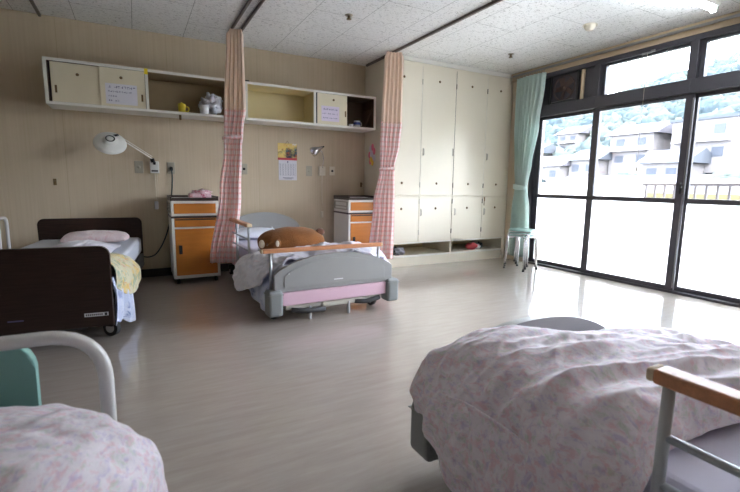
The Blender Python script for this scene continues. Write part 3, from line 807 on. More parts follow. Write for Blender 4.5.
mb.box(-.006, .008, -.0065, -.0055, -.222, -.204); mb.box(-.06, .07, -.0065, -.0055, -.40, -.394); mb.box(-.04, .05, -.0065, -.0055, -.412, -.407)
mb.build('date_grid', M['ink'], pg)
MB().tube([(0, -.001, .03), (-.02, -.004, .0)], .0015, 6).tube([(0, -.001, .03), (.02, -.004, .0)], .0015, 6).build('hanger', M['brass'], t)
tag(t, 'wall calendar with a colourful picture above a date grid, beside the chrome lamp', 'calendar')

# ------------------------------------------------------------------ closet
XC0, XC1 = 2.62, W-.012
t = empty('built_in_closet', ((XC0+XC1)/2, DC, 0)); cx = (XC0+XC1)/2
A, B = XC0-cx, XC1-cx; bk = D-DC-.001
b = MB()
b.box(A, A+.02, .02, bk, 0, H-.001)                 # left side
b.box(B-.05, B, .0, bk, 0, H-.001)                  # right filler
b.box(A, B, .02, bk, 0, .132)                       # plinth
b.box(A+.02, B-.05, bk-.012, bk, .132, H-.05)       # back
b.box(A+.02, B-.05, .02, bk-.012, .29, .31)         # deck above the open niche
b.box(A+.02, B-.05, .004, bk-.012, .855, .875)
b.box(3.573-cx-.012, 3.573-cx+.012, .004, bk-.012, .132, .29)
b.box(A+.02, B-.05, .0, .03, H-.075, H-.046)
b.build('carcass', M['closet'], t)
MB().box(A, B-.05, .0, .022, .115, .137, .002).box(A, B-.05, 0, .01, .284, .296, .001).build('niche_lip', M['white'], t)
lin = MB(); lin.box(A+.02, 3.573-cx-.012, bk-.016, bk-.012, .137, .29); lin.box(3.573-cx+.012, B-.05, bk-.016, bk-.012, .137, .29); lin.build('niche_lining', M['cream_in'], t)
edges = [2.62, 3.045, 3.553, 4.062, 4.47]
edges = [2.545, 3.048, 3.555, 4.062, 4.50]
rusty = mat('dark_hinge', srgb(70, 60, 52), .6, metal=.3)
for i in range(4):
    a, c = max(edges[i], XC0)-cx+.003, edges[i+1]-cx-.003
    if i == 3: c = B-.052
    kx = [2.792, 3.299, 3.805, 4.292][i]-cx
    for (z0, z1, kz) in ((.878, H-.078, (2.228, 1.02)), (.312, .852, (.713,))):
        d = MB().box(a, c, -.012, .004, z0, z1, .0015).build('closet_door', M['closet'], t)
        for z in kz:
            MB().lathe([(0, .011), (.009, .009), (.011, .004), (.015, 0)], 14, Matrix.Translation((kx, -.012, z)) @ Matrix.Rotation(R(90), 4, 'X')).build('door_knob', M['brass'], d)
        hx = {0: a+.012 if False else c-.02, 1: c-.02, 2: c-.02, 3: a+.02}[i]
    MB().box(a-.004, a, -.010, .003, .878, H-.078).build('door_edge', rusty if i == 2 else M['white'], t)
for x, z in ((3.085, 1.395), (3.575-.04, 1.41), (4.10, 1.377), (3.075, .665), (3.60, .665), (4.10, .66)):
    MB().tube(rounded_path([(x-cx, -.013, z-.035), (x-cx, -.03, z-.035), (x-cx, -.03, z+.035), (x-cx, -.013, z+.035)], .008, 3), .0035, 6).box(x-cx-.009, x-cx+.009, -.014, -.0115, z-.045, z+.045, .001).build('door_pull', M['plate'], t)
for x in (3.048, 3.555, 4.062):
    for z in (2.2, 1.0, .42, .8): MB().box(x-cx-.006, x-cx+.006, -.016, -.0115, z-.03, z+.03, .001).build('hinge', rusty if x > 3.5 else M['plate'], t)
MB().box(4.09-cx, 4.103-cx, -.0132, -.0118, .74, .85).box(4.10-cx, 4.109-cx, -.0132, -.0118, .80, .85).build('brown_stain', M['brass'], t)
tag(t, 'tall cream built-in closet with eight doors and open niches at its foot', 'closet')
# niche contents
t = empty('shoe_bag', (2.86, 4.50, .1325))
MB().ell((-.02, 0, .05), (.075, .06, .048), bump=.6, seed=2).build('bag', mat('grey_shiny_bag', srgb(150, 150, 160), .3, noise_amt=.5, nscale=20)), 
bb = COL.objects['bag']; bb.parent = t
q = MB().ell((-.09, .01, .06), (.05, .04, .045), bump=.6, seed=6).build('handles', M['black'], t)
tag(t, 'small grey and black bag in the left niche under the closet', 'bag')
t = empty('slippers', (4.09, 4.52, .1325))
MB().ell((-.06, 0, .048), (.095, .055, .045), bump=.5, seed=5).build('red_slipper', M['red'], t)
MB().ell((.045, .0, .036), (.04, .05, .036), bump=.5, seed=1).build('white_lining', M['cup'], t)
MB().ell((.10, .03, .045), (.05, .05, .042), bump=.6, seed=9).build('dark_slipper', M['green_d'], t)
tag(t, 'red, white and dark slippers heaped in the right niche under the closet', 'slippers')
# paper flower on closet side
t = empty('paper_flower', (2.6195, 4.82, 1.36))
mtx = Matrix.Rotation(R(-90), 4, 'Y')
for k in range(7):
    a = 2*PI*k/7
    MB().ell((-.004, .062*math.cos(a), .095*math.sin(a)), (.003, .034, .042)).build('petal', [M['pinkf'], M['lilacf'], M['pinkf'], M['pinkf'], M['lilacf'], M['yellowf'], M['pinkf']][k], t)
MB().ell((-.008, 0, 0), (.004, .04, .05)).build('centre', M['lilacf'], t); MB().ell((-.011, .01, -.055), (.004, .032, .036)).build('centre_star', M['yellowf'], t)
tag(t, 'pink and yellow paper flower on the side of the closet behind the curtain', 'decoration')

# ------------------------------------------------------------------ curtains
def curtain_part(name, sec, m, n_pleat, nu=120, parent=None, uvw=1.2, seed=0, nz=40):
    """sec: list of (z, cx, cy, halfwidth, depth, yaw)"""
    mb = MB(); bm = mb.bm; uvl = bm.loops.layers.uv.new('UVMap'); V = []
    def lerp(z):
        for a, b_ in zip(sec[:-1], sec[1:]):
            if a[0] >= z >= b_[0]:
                t_ = (a[0]-z)/(a[0]-b_[0]); s = t_*t_*(3-2*t_)
                return [a[i]+(b_[i]-a[i])*s for i in range(6)]
        return sec[-1]
    z0, z1 = sec[0][0], sec[-1][0]
    for j in range(nz+1):
        z = z0+(z1-z0)*j/nz; _, cx_, cy_, hw, dp, yw = lerp(z); row = []
        for i in range(nu+1):
            s = i/nu; ph = 2*PI*n_pleat*s+.9*noise.noise(Vector((s*6, z*.8, seed)))+seed
            lx = (s-.5)*2*hw+.25*hw/n_pleat*math.sin(2*ph); ly = dp*math.sin(ph)*(.7+.5*noise.noise(Vector((s*9, z*1.2, seed+4))))+dp*.9*math.cos(PI*(s-.5)*1.0)
            row.append(bm.verts.new((cx_+lx*math.cos(yw)-ly*math.sin(yw), cy_+lx*math.sin(yw)+ly*math.cos(yw), z)))
        V.append(row)
    for j in range(nz):
        for i in range(nu):
            f = bm.faces.new((V[j][i], V[j][i+1], V[j+1][i+1], V[j+1][i])); f.smooth = True
            for lp, (a, b_) in zip(f.loops, ((i, j), (i+1, j), (i+1, j+1), (i, j+1))): lp[uvl].uv = (a/nu*uvw, z0+(z1-z0)*b_/nz)
    o = mb.build(name, m, parent, smooth=True)
    md = o.modifiers.new('t', 'SOLIDIFY'); md.thickness = .002
    return o
def ring_band(name, cx_, cy_, z, rx, ry, h, yw, m, parent):
    mb = MB(); pts = []
    V = []
    for j, zz in enumerate((z-h/2, z+h/2)):
        V.append([mb.bm.verts.new((cx_+rx*math.cos(a)*math.cos(yw)-ry*math.sin(a)*math.sin(yw), cy_+rx*math.cos(a)*math.sin(yw)+ry*math.sin(a)*math.cos(yw), zz+.01*math.cos(a))) for a in [2*PI*k/28 for k in range(28)]])
    for k in range(28):
        f = mb.bm.faces.new((V[0][k], V[0][(k+1) % 28], V[1][(k+1) % 28], V[1][k])); f.smooth = True
        uvl = mb.bm.loops.layers.uv.verify()
        for lp in f.loops: lp[uvl].uv = (k*.02, lp.vert.co.z)
    o = mb.build(name, m, parent, smooth=True); md = o.modifiers.new('t', 'SOLIDIFY'); md.thickness = .003
yw = R(-20)
PK = .55
t = empty('privacy_curtain', (0, 0, 0))
top1 = [(2.432, .915, 4.42, .055, .018, yw), (2.36, .895, 4.38, .078, .022, yw), (1.68, .872, 4.35, .100, .022, yw)]
curtain_part('net_panel', top1, M['net'], 5, 110, t, seed=1)
low1 = [(1.695, .872, 4.35, .100, .024, yw), (1.47, .852, 4.345, .088, .024, yw), (1.32, .840, 4.34, .083, .022, yw), (.9, .80, 4.33, .102, .026, yw), (.22, .708, 4.32, .122, .032, yw)]
curtain_part('gingham_panel', low1, M['gingham'], 5, 130, t, uvw=1.25, seed=1, nz=60)
ring_band('tie_band', .846, 4.365, 1.42, .090, .055, .035, yw, M['gingham'], t)
tag(t, 'pink gingham curtain with peach net top beside the left bedside cabinet', 'curtain', 'pink privacy curtains')
t = empty('privacy_curtain', (0, 0, 0))
top2 = [(2.432, 2.58, 4.26, .085, .018, yw), (2.36, 2.56, 4.23, .105, .022, yw), (1.665, 2.525, 4.20, .115, .022, yw)]
curtain_part('net_panel', top2, M['net'], 5, 110, t, seed=2.3)
low2 = [(1.68, 2.525, 4.20, .118, .024, yw), (1.45, 2.51, 4.20, .110, .024, yw), (1.17, 2.48, 4.20, .082, .022, yw), (.8, 2.45, 4.20, .12, .026, yw), (.16, 2.42, 4.20, .145, .032, yw)]
curtain_part('gingham_panel', low2, M['gingham'], 5, 130, t, uvw=1.25, seed=2.3, nz=60)
ring_band('tie_band', 2.48, 4.215, 1.17, .088, .055, .035, yw, M['gingham'], t)
tag(t, 'pink gingham curtain with peach net top beside the closet and right bedside cabinet', 'curtain', 'pink privacy curtains')
# window curtain
t = empty('window_curtain', (0, 0, 0)); yw2 = R(90)
secT = [(2.36, 4.41, 4.01, .225, .030, yw2), (2.25, 4.41, 4.01, .215, .042, yw2), (1.75, 4.41, 4.03, .18, .045, yw2), (1.28, 4.41, 4.05, .125, .035, yw2), (1.0, 4.41, 4.055, .085, .035, yw2), (.70, 4.41, 4.05, .13, .035, yw2), (.09, 4.41, 4.04, .165, .045, yw2)]
curtain_part('cloth_panel', secT, M['teal_cloth'], 8, 150, t, seed=4, nz=70)
ring_band('tie_band', 4.38, 4.055, .99, .095, .062, .06, yw2, M['teal_cloth'], t)
mb = MB()
mb.box(4.395, 4.415, .0, 4.30, 2.395, 2.415)
for k in range(14): mb.tube([(4.405, 3.81+k*.034, 2.397), (4.405, 3.81+k*.034, 2.355)], .003, 5)
mb.build('curtain_track', M['alu'], t)
tag(t, 'pale teal curtain tied back at the corner of the windows behind the stools', 'curtain')

# ------------------------------------------------------------------ bedside cabinets
def bedside(x0, y0, w, dpt, label):
    t = empty('bedside_cabinet', (x0, y0, 0)); h = .835
    b = MB(); s = .024
    b.box(0, s, 0, dpt, .055, h-.02, .002); b.box(w-s, w, 0, dpt, .055, h-.02, .002)
    b.box(s, w-s, 0, dpt, .055, .085); b.box(s, w-s, 0, .03, .545, .56); b.box(s, w-s, 0, .03, .672, .69); b.box(s, w-s, .02, dpt, .662, .70); b.box(s, w-s, .0, .03, h-.045, h-.02)
    b.build('frame', M['white'], t)
    MB().box(s, w-s, dpt-.01, dpt-.001, .085, h-.045).box(s, w-s, .03, dpt-.011, .085, .1).build('back_panel', M['cabgrey'], t)
    MB().box(-.004, w+.004, -.006, dpt, .648, .668, .003).build('pull_out_table', M['trunk_top'], t)
    MB().box(-.004, w+.004, -.008, dpt, h-.02, h, .004).box(-.004, .010, -.008, dpt, h, h+.024, .003).box(w-.010, w+.004, -.008, dpt, h, h+.024, .003).box(.010, w-.010, dpt-.014, dpt, h, h+.024, .003).box(.01, w-.01, -.008, .004, h, h+.010, .002).build('tray_top', M['trunk_top'], t)
    d1 = MB().box(s+.002, w-s-.002, -.004, .02, .692, h-.047, .002).build('drawer', M['orange'], t)
    d2 = MB().box(s+.002, w-s-.002, -.004, .02, .562, .646, .002).build('drawer', M['orange'], t)
    MB().box(s+.01, w-s-.01, -.008, -.004, .628, .640, .001).build('drawer_lip', M['trunk_top'], d2)
    dd = MB().box(s+.002, w-s-.002, -.004, .02, .087, .543, .002).build('door', M['orange'], t)
    MB().box(.055, .085, -.007, -.0035, .30, .385, .003).build('door_handle', M['black'], dd)
    MB().box(.06, .07, -.018, -.007, .31, .375, .002).build('door_latch', M['rubber'], dd)
    MB().box(-.012, -.0005, .03, dpt-.04, .735, .745).box(-.012, -.0005, .03, .04, .70, .79).box(-.012, -.0005, dpt-.05, dpt-.04, .70, .79).box(-.012, -.0005, .03, dpt-.04, .785, .795).box(-.012, -.0005, .03, dpt-.04, .70, .71).build('side_rack', M['plate'], t)
    for cx_, cy_ in ((.04, .04), (w-.04, .04), (.04, dpt-.04), (w-.04, dpt-.04)):
        c = MB().tube([(cx_-.014, cy_, .0245), (cx_+.014, cy_, .0245)], .024, 14).tube([(cx_, cy_, .024), (cx_, cy_, .056)], .009, 8).build('caster', M['black'], t)
    tag(t, label, 'bedside cabinet'); return t
bedside(.292, 4.53, .432, .43, 'orange and white bedside cabinet between the dark bed and left pink curtain')
bedside(2.165, 4.53, .43, .43, 'orange and white bedside cabinet between the grey bed and the closet')
# things on the cabinets
tis = make_floral('pink_print', srgb(232, 196, 204), [(srgb(196, 60, 96), 30, .54), (srgb(246, 232, 238), 34, .54)], cover=.8)
mb = MB(); mb.bm.loops.layers.uv.new('UVMap'); mb.box(-.11, .10, -.05, .05, 0, .05, .012, 3); mb.ell((0, 0, .05), (.085, .045, .035), bump=.8, seed=4)
uvl = mb.bm.loops.layers.uv.verify()
for f in mb.bm.faces:
    for lp in f.loops: lp[uvl].uv = (lp.vert.co.x+lp.vert.co.y, lp.vert.co.z)
o = mb.build('tissue_pack', tis, smooth=True); o.location = (.575, 4.66, .8355)
tag(o, 'pink patterned tissue pouch on the left bedside cabinet', 'tissue pack')
o = MB().box(-.11, .09, -.08, .08, 0, .008, .003).build('magazine', M['paper']); o.location = (.43, 4.68, .8355); o.rotation_euler = (0, 0, .1)
tag(o, 'flat white papers on the left bedside cabinet beside the pink pouch', 'papers')
o = MB().box(-.1, .1, -.08, .08, 0, .006, .002).build('top_reflection', M['paper']); o.location = (2.40, 4.72, .8355); o.rotation_euler = (0, 0, -.2)  # white sheet standing in for the bright reflection on the dark top
tag(o, 'thin white sheet imitating the reflection on the right bedside cabinet top', 'papers')

# ------------------------------------------------------------------ beds
def caster(parent, x, y, r=.05, w=.028, name='caster', ang=0.0):
    mtx = Matrix.Translation((x, y, 0)) @ Matrix.Rotation(ang, 4, 'Z')
    q = lambda *p: mtx @ Vector(p)
    c = MB().tube([q(-w/2, 0, r), q(w/2, 0, r)], r, 20).build(name, M['rubber'], parent)
    MB().tube([q(-w/2-.004, 0, r), q(w/2+.004, 0, r)], r*.55, 16).build('hub', M['hubm'], c)
    MB().box(-w/2-.012, w/2+.012, -r*.5, r*.9, r*1.25, r*2.15, .008, mtx=mtx).build('fork', M['black'], c)
    return c
def arch(hw, z0, zs, zp, n=28, p=2.1, e=.85):
    out = [(-hw, z0), (hw, z0)]
    r = .035
    for i in range(n+1):
        x = hw-2*hw*i/n
        out.append((x, zs+(zp-zs)*max(0, 1-abs(x/hw)**p)**e))
    return out
def grey_bed(loc, rz, rail_side, label, cross=False):
    t = empty('hospital_bed', loc, rz)
    fb = MB().prism(arch(.488, .225, .355, .485), -.02, .02, bev=.006).build('foot_board', M['grey'], t)
    ins = MB().prism(arch(.415, .255, .345, .452), -.026, -.0201, bev=.003).build('raised_panel', M['grey'], fb)
    MB().box(-.03, .045, -.0285, -.0262, .283, .291, .0005).build('white_mark', M['cup'], fb)
    MB().box(-.385, -.379, -.0285, -.0262, .355, .366, .0005).build('white_dot', M['cup'], fb)
    MB().box(-.43, .43, -.028, .02, .125, .222, .006).build('foot_strip', M['pink'], t)
    for s in (-1, 1):
        x0, x1 = sorted((s*.432, s*.54))
        c = MB().box(x0, x1, -.055, .065, .058, .245, .022, 3).build('corner_bumper', M['grey_d'], t)
        MB().box(x0-.002, x1+.002, -.057, .067, .215, .219).build('bumper_groove', M['grey_d'], c)
    MB().box(-.40, .40, .0, .08, .085, .122, .005).box(-.12, .25, -.01, .03, .075, .118, .012).build('foot_crossbar', M['offw'], t)
    MB().tube(rounded_path([(-.36, -.005, .085), (-.25, -.02, .068), (-.10, -.02, .068)], .03), .018, 10).build('brake_pedal', M['rubber'], t)
    MB().tube(rounded_path([(.38, -.005, .095), (.25, -.02, .08), (.16, -.0, .09)], .03), .018, 10).build('brake_pedal', M['rubber'], t)
    for x in (-.215, .105):
        MB().box(x-.006, x+.006, -.02, .01, .0, .10, .002).build('stabiliser_foot', M['steel'], t)
    MB().box(-.45, -.41, .07, 1.96, .17, .25, .006).box(.41, .45, .07, 1.96, .17, .25, .006).build('side_frame', M['pink'], t)
    MB().box(-.40, .40, .10, 1.95, .20, .265).box(-.2, .2, .5, 1.5, .10, .20, .01).build('bed_deck', M['offw'], t)
    MB().box(-.43, .43, .05, 1.955, .266, .405, .035, 4).build('mattress', M['sheet'], t)
    MB().prism(arch(.43, .20, .50, .665, p=2.0, e=.7), 1.965, 2.0, bev=.006).build('head_board', M['grey'], t)
    caster(t, -.455, .11, ang=.5); caster(t, .375, .12, ang=.3); caster(t, -.40, 1.86); caster(t, .40, 1.86)
    def rail(pts0, pts1, z, posts, base, low):
        a, b = Vector(pts0), Vector(pts1)
        dirv = (b-a).normalized(); ang = math.atan2(dirv.y, dirv.x); L = (b-a).length
        mtx = Matrix.Translation((a.x, a.y, z)) @ Matrix.Rotation(ang, 4, 'Z')
        rl = MB().box(.012, L-.012, -.024, .024, -.014, .015, .006, 3, mtx=mtx).build('side_rail', M['wood'], t)
        MB().box(-.002, .014, -.0235, .0235, -.0138, .0148, .008, 3, mtx=mtx).build('end_cap', M['wood_end'], rl)
        MB().box(L-.014, L+.002, -.0235, .0235, -.0138, .0148, .008, 3, mtx=mtx).build('end_cap', M['wood_end'], rl)
        for f_ in posts:
            p = a+(b-a)*f_; MB().tube([(p.x, p.y, base), (p.x, p.y, z-.012)], .0115, 12).build('post', M['steel'], rl)
        for (zl, f0, f1) in low:
            p, q = a+(b-a)*f0, a+(b-a)*f1; MB().tube([(p.x, p.y, zl), (q.x, q.y, zl)], .0085, 10).build('lower_bar', M['steel'], rl)
    s = rail_side
    rail((s*.475, .70), (s*.475, 1.66), .640, (.035, .5, .945), .21, ((.52, .035, .945), (.42, .035, .945)))
    if cross: rail((-.56, .055), (.43, .055), .518, (.07, .97), .23, ())
    tag(t, label, 'bed'); return t
bed2 = grey_bed((1.315, 2.965, 0), R(1.0), -1, 'grey hospital bed with pink foot strip and brown plush on it', cross=True)
bed4 = grey_bed((1.36, 1.15, 0), R(180), 1, 'grey hospital bed in the right foreground under a floral duvet')

# bed 1 : dark wood
t = empty('wooden_bed', (-.602, 3.049, 0), R(-6.2)); bed1 = t
def rrect(hw, z0, z1, r, n=6):
    return [(-hw, z0), (hw, z0)]+arc((hw-r, z1-r), r, 0, 90, n)+arc((-hw+r, z1-r), r, 90, 180, n)
fb = MB().prism(rrect(.45, .125, .612, .055), -.018, .018, bev=.004).build('foot_board', M['darkwood'], t)
l = MB().box(.30, .425, -.0195, -.0182, .190, .212, .0003).build('maker_label', M['plastic'], fb)
mb = MB(); rr = random.Random(4)
for k in range(9): mb.box(.308+k*.010, .314+k*.010, -.0202, -.0195, .196, .206)
mb.box(.405, .418, -.0202, -.0195, .193, .209); mb.build('label_lettering', M['black'], l)
MB().box(-.07, .005, -.0195, -.0182, .196, .204, .0003).build('small_label', mat('violet_label', srgb(92, 88, 130), .5), fb)
MB().prism(rrect(.435, .25, .634, .055), 1.945, 1.98, bev=.004).build('head_board', M['darkwood'], t)
MB().box(-.41, .41, .02, 1.94, .20, .275).box(-.45, -.415, .02, 1.94, .17, .26, .005).box(.415, .44, .02, 1.94, .15, .27, .005).box(-.3, .3, .4, 1.5, .12, .2, .01).build('bed_frame', M['black'], t)
MB().box(-.3, .3, .02, .09, .10, .15, .01).build('foot_crossbar', M['rubber'], t)
MB().box(-.425, .425, .03, 1.94, .276, .44, .035, 4).build('mattress', M['whitesheet'], t)
for x, y, a_ in ((.405, .175, 1.0), (-.385, .10, 0), (.37, 1.80, .4), (-.36, 1.85, 0)): caster(t, x, y, .053, .03, ang=a_)
mb = MB()
mb.tube(rounded_path([(-.47, 1.35, .22), (-.47, 1.35, .695), (-.47, .50, .695), (-.47, .50, .22)], .06), .013, 12)
mb.tube([(-.47, 1.19, .25), (-.47, 1.19, .683)], .009, 10); mb.tube([(-.47, .85, .25), (-.47, .85, .683)], .009, 10)
mb.build('side_rail', M['hoop'], t)
tag(t, 'bed with dark wooden head and foot boards at the left by the back wall', 'bed')

# bed 3 : white tube, teal board (left foreground)
t = empty('tube_bed', (-.515, 1.0, 0), R(180)); bed3 = t
hp = rounded_path([(.46, 0, 0.03), (.46, 0, .697), (-.442, 0, .697), (-.442, 0, 0.03)], .105, 10)
MB().tube(hp, .0138, 16).build('foot_hoop', M['hoop'], t)
tb_ = MB().prism(rrect(.322, .24, .690, .06), -.058, -.030, bev=.005).build('foot_panel', M['teal'], t)
MB().tube(rounded_path([(.43, 1.98, 0.03), (.43, 1.98, .78), (-.43, 1.98, .78), (-.43, 1.98, 0.03)], .105, 10), .0165, 16).build('head_hoop', M['hoop'], t)
MB().box(-.43, .43, .02, 1.96, .22, .30, .01).build('bed_frame', M['offw'], t)
MB().box(-.42, .42, .05, 1.94, .301, .455, .035, 4).build('mattress', M['whitesheet'], t)
MB().box(-.448, .448, -.030, .008, .33, .35).build('panel_bracket', M['hoop'], t)
for x, y in ((.46, 0), (-.452, 0), (.43, 1.98), (-.43, 1.98)): MB().tube([(x, y, 0), (x, y, .03)], .022, 14).build('rubber_foot', M['rubber'], t)
tag(t, 'bed with white tube end and teal panel in the left foreground', 'bed')

# ------------------------------------------------------------------ bedding
def wr_big(p, u, v):
    a = .040*(ridged(p, 1.2, 6.5, R(-14), 1.3, 2)-.45)             # long folds lying across the bed
    b = .010*(ridged(p, 3.5, 10, R(25), 7.7)-.4)
    c = .003*noise.noise(p*26)
    d = .014*noise.noise(p*3.1+Vector((2, 0, 0)))
    e = .012*(ridged(p, 2.0, 9.0, R(-48), 9.1, 2)-.45)*max(0, min(1, (p.x-1.1)*3))
    return a+b+c+d+e-.012
net4 = [
 [(.80, 1.175, .225), (.805, 1.205, .30), (.93, 1.20, .412), (1.12, 1.168, .485), (1.36, 1.085, .435), (1.62, 1.07, .40), (1.84, 1.07, .36), (1.90, 1.05, .25)],
 [(.79, 1.07, .19), (.812, 1.09, .295), (.95, 1.10, .445), (1.15, 1.07, .502), (1.4, 1.01, .46), (1.65, .99, .44), (1.87, .99, .41), (1.94, 1.0, .25)],
 [(.79, .92, .15), (.81, .93, .335), (.94, .93, .46), (1.15, .90, .515), (1.4, .88, .495), (1.65, .88, .465), (1.88, .88, .43), (1.95, .88, .26)],
 [(.79, .76, .13), (.815, .77, .36), (.94, .77, .50), (1.15, .75, .54), (1.4, .75, .515), (1.65, .75, .48), (1.88, .75, .44), (1.95, .75, .26)],
 [(.80, .63, .14), (.825, .64, .37), (.94, .64, .505), (1.15, .63, .545), (1.4, .62, .53), (1.65, .60, .49), (1.88, .60, .45), (1.95, .60, .26)],
 [(.82, .50, .18), (.845, .495, .37), (.95, .485, .485), (1.15, .49, .525), (1.4, .48, .525), (1.65, .44, .49), (1.88, .38, .45), (1.95, .38, .27)],
 [(.85, .445, .28), (.87, .44, .36), (.96, .435, .425), (1.15, .44, .435), (1.38, .41, .435), (1.65, .27, .435), (1.87, .18, .42), (1.94, .18, .27)],
]
duv4 = cloth_obj('duvet', net_surface(net4, 230, 190, wr_big), M['floral'], .03)
tag(duv4, 'pink and green floral duvet covering the grey bed in the right foreground', 'duvet')
# the sheet layer hanging below the duvet on the near side
under = [
 [(.84, 1.06, .33), (.812, 1.06, .28), (.80, 1.05, .20)],
 [(.84, .90, .36), (.808, .90, .22), (.80, .90, .07)],
 [(.84, .70, .36), (.810, .70, .22), (.805, .70, .06)],
 [(.85, .50, .36), (.83, .50, .22), (.825, .50, .08)],
]
u4 = cloth_obj('hanging_sheet', net_surface(under, 24, 70, lambda p, u, v: .010*math.sin(p.y*38+3*u)*(.3+u)), M['floral'], .004)
tag(u4, 'lower floral layer hanging down the near side of the right foreground bed', 'bed sheet')

def wr3(p, u, v):
    return .018*(ridged(p, 4, 8, R(40), 2.2)-.4)+.03*noise.noise(p*4.3+Vector((0, 7, 0)))+.004*noise.noise(p*30)
net3 = [
 [(-1.02, .94, .52), (-.85, .965, .565), (-.6, .97, .585), (-.35, .97, .585), (-.16, .96, .58), (-.07, .92, .55), (-.01, .88, .49), (.01, .86, .42)],
 [(-1.04, .86, .50), (-.85, .87, .60), (-.6, .87, .615), (-.35, .87, .61), (-.16, .87, .605), (-.055, .85, .58), (.025, .82, .515), (.03, .80, .43)],
 [(-1.05, .70, .48), (-.85, .72, .605), (-.6, .72, .625), (-.35, .72, .62), (-.16, .72, .61), (-.075, .71, .578), (-.02, .72, .51), (-.03, .72, .40)],
 [(-1.05, .50, .46), (-.85, .5, .60), (-.6, .5, .62), (-.35, .5, .62), (-.22, .5, .60), (-.16, .5, .56), (-.135, .5, .49), (-.135, .5, .38)],
 [(-1.04, .1, .43), (-.85, .1, .58), (-.6, .1, .60), (-.35, .1, .60), (-.2, .1, .58), (-.13, .1, .54), (-.10, .1, .47), (-.10, .1, .34)],
]
duv3 = cloth_obj('duvet', net_surface(net3, 170, 130, wr3), M['floral'], .03)
tag(duv3, 'pink floral duvet on the white tube bed in the left foreground', 'duvet')

# bed 2 duvet, bunched at the foot
def wr2(p, u, v):
    return .040*(ridged(p, 6, 6, R(20), 5.2)-.4)+.02*noise.noise(p*7)+.004*noise.noise(p*40)
net2 = [
 [(.77, 3.10, .27), (.84, 3.045, .37), (1.0, 3.035, .45), (1.2, 3.04, .47), (1.4, 3.04, .475), (1.6, 3.05, .46), (1.77, 3.06, .42), (1.86, 3.10, .32)],
 [(.66, 3.22, .20), (.77, 3.22, .39), (.95, 3.20, .47), (1.2, 3.2, .50), (1.4, 3.2, .51), (1.6, 3.2, .50), (1.80, 3.2, .44), (1.90, 3.22, .31)],
 [(.615, 3.34, .215), (.74, 3.38, .40), (.93, 3.36, .455), (1.2, 3.36, .47), (1.4, 3.36, .49), (1.6, 3.36, .48), (1.80, 3.36, .44), (1.90, 3.36, .31)],
 [(.68, 3.50, .31), (.77, 3.54, .40), (.93, 3.55, .43), (1.2, 3.55, .42), (1.4, 3.55, .425), (1.6, 3.55, .43), (1.78, 3.55, .42), (1.87, 3.55, .33)],
 [(.74, 3.62, .34), (.82, 3.66, .40), (.95, 3.72, .425), (1.2, 3.76, .425), (1.4, 3.78, .425), (1.6, 3.78, .425), (1.75, 3.78, .415), (1.84, 3.78, .35)],
]
duv2 = cloth_obj('duvet', net_surface(net2, 140, 90, wr2), M['floral2'], .018)
tag(duv2, 'crumpled pale lavender duvet bunched at the foot of the grey bed with the plush', 'duvet')
und2 = [
 [(.86, 3.03, .30), (.80, 3.03, .20), (.79, 3.03, .06)],
 [(.86, 3.2, .33), (.79, 3.2, .22), (.775, 3.2, .10)],
 [(.86, 3.36, .36), (.77, 3.36, .27), (.74, 3.36, .17)],
 [(.86, 3.6, .38), (.80, 3.6, .33), (.79, 3.6, .28)],
]
u2 = cloth_obj('hanging_sheet', net_surface(und2, 20, 50, lambda p, u, v: .008*math.sin(p.y*42+3*u)*(.3+u)), M['bfloral'], .003)
tag(u2, 'white and blue sheet hanging down the side of the grey bed at its foot', 'bed sheet')

def pillow(name, loc, rz, sx, sy, sz, m, label, seed=0, tilt=0):
    mb = MB(); bm = mb.bm; n = 26; uvl = bm.loops.layers.uv.new('UVMap')
    top = []; bot = []
    for j in range(n+1):
        ra, rb = [], []
        for i in range(n+1):
            u, v = i/n*2-1, j/n*2-1
            e = max(0, (1-abs(u)**2.4))*max(0, (1-abs(v)**2.4)); hgt = e**.42
            k = 1-.07*(abs(u*v))
            x, y = u*sx*k, v*sy*k
            nn = .012*noise.noise(Vector((x*9, y*9, seed)))+.006*noise.noise(Vector((x*22, y*22, seed)))
            ra.append(bm.verts.new((x, y, sz*hgt+nn*min(1, e*3)))); rb.append(bm.verts.new((x, y, -sz*.45*hgt)))
        top.append(ra); bot.append(rb)
    for j in range(n):
        for i in range(n):
            for g, fl in ((top, 0), (bot, 1)):
                vs = (g[j][i], g[j][i+1], g[j+1][i+1], g[j+1][i]); f = bm.faces.new(vs[::-1] if fl else vs); f.smooth = True
                for lp in f.loops: lp[uvl].uv = (lp.vert.co.x, lp.vert.co.y)
    bmesh.ops.remove_doubles(bm, verts=list(bm.verts), dist=.0004)
    o = mb.build(name, m, smooth=True); o.location = loc; o.rotation_euler = (tilt, 0, rz)
    o.modifiers.new('s', 'SUBSURF').render_levels = 1
    tag(o, label, 'pillow'); return o
pillow('pillow', (-.33, 4.60, .475), R(-6), .27, .17, .075, M['pillowp'], 'pink patterned pillow on the dark wooden bed', 1)
pillow('pillow', (1.10, 4.62, .45), R(1), .27, .18, .075, M['whitesheet'], 'white pillow at the head of the grey bed behind the plush', 5)
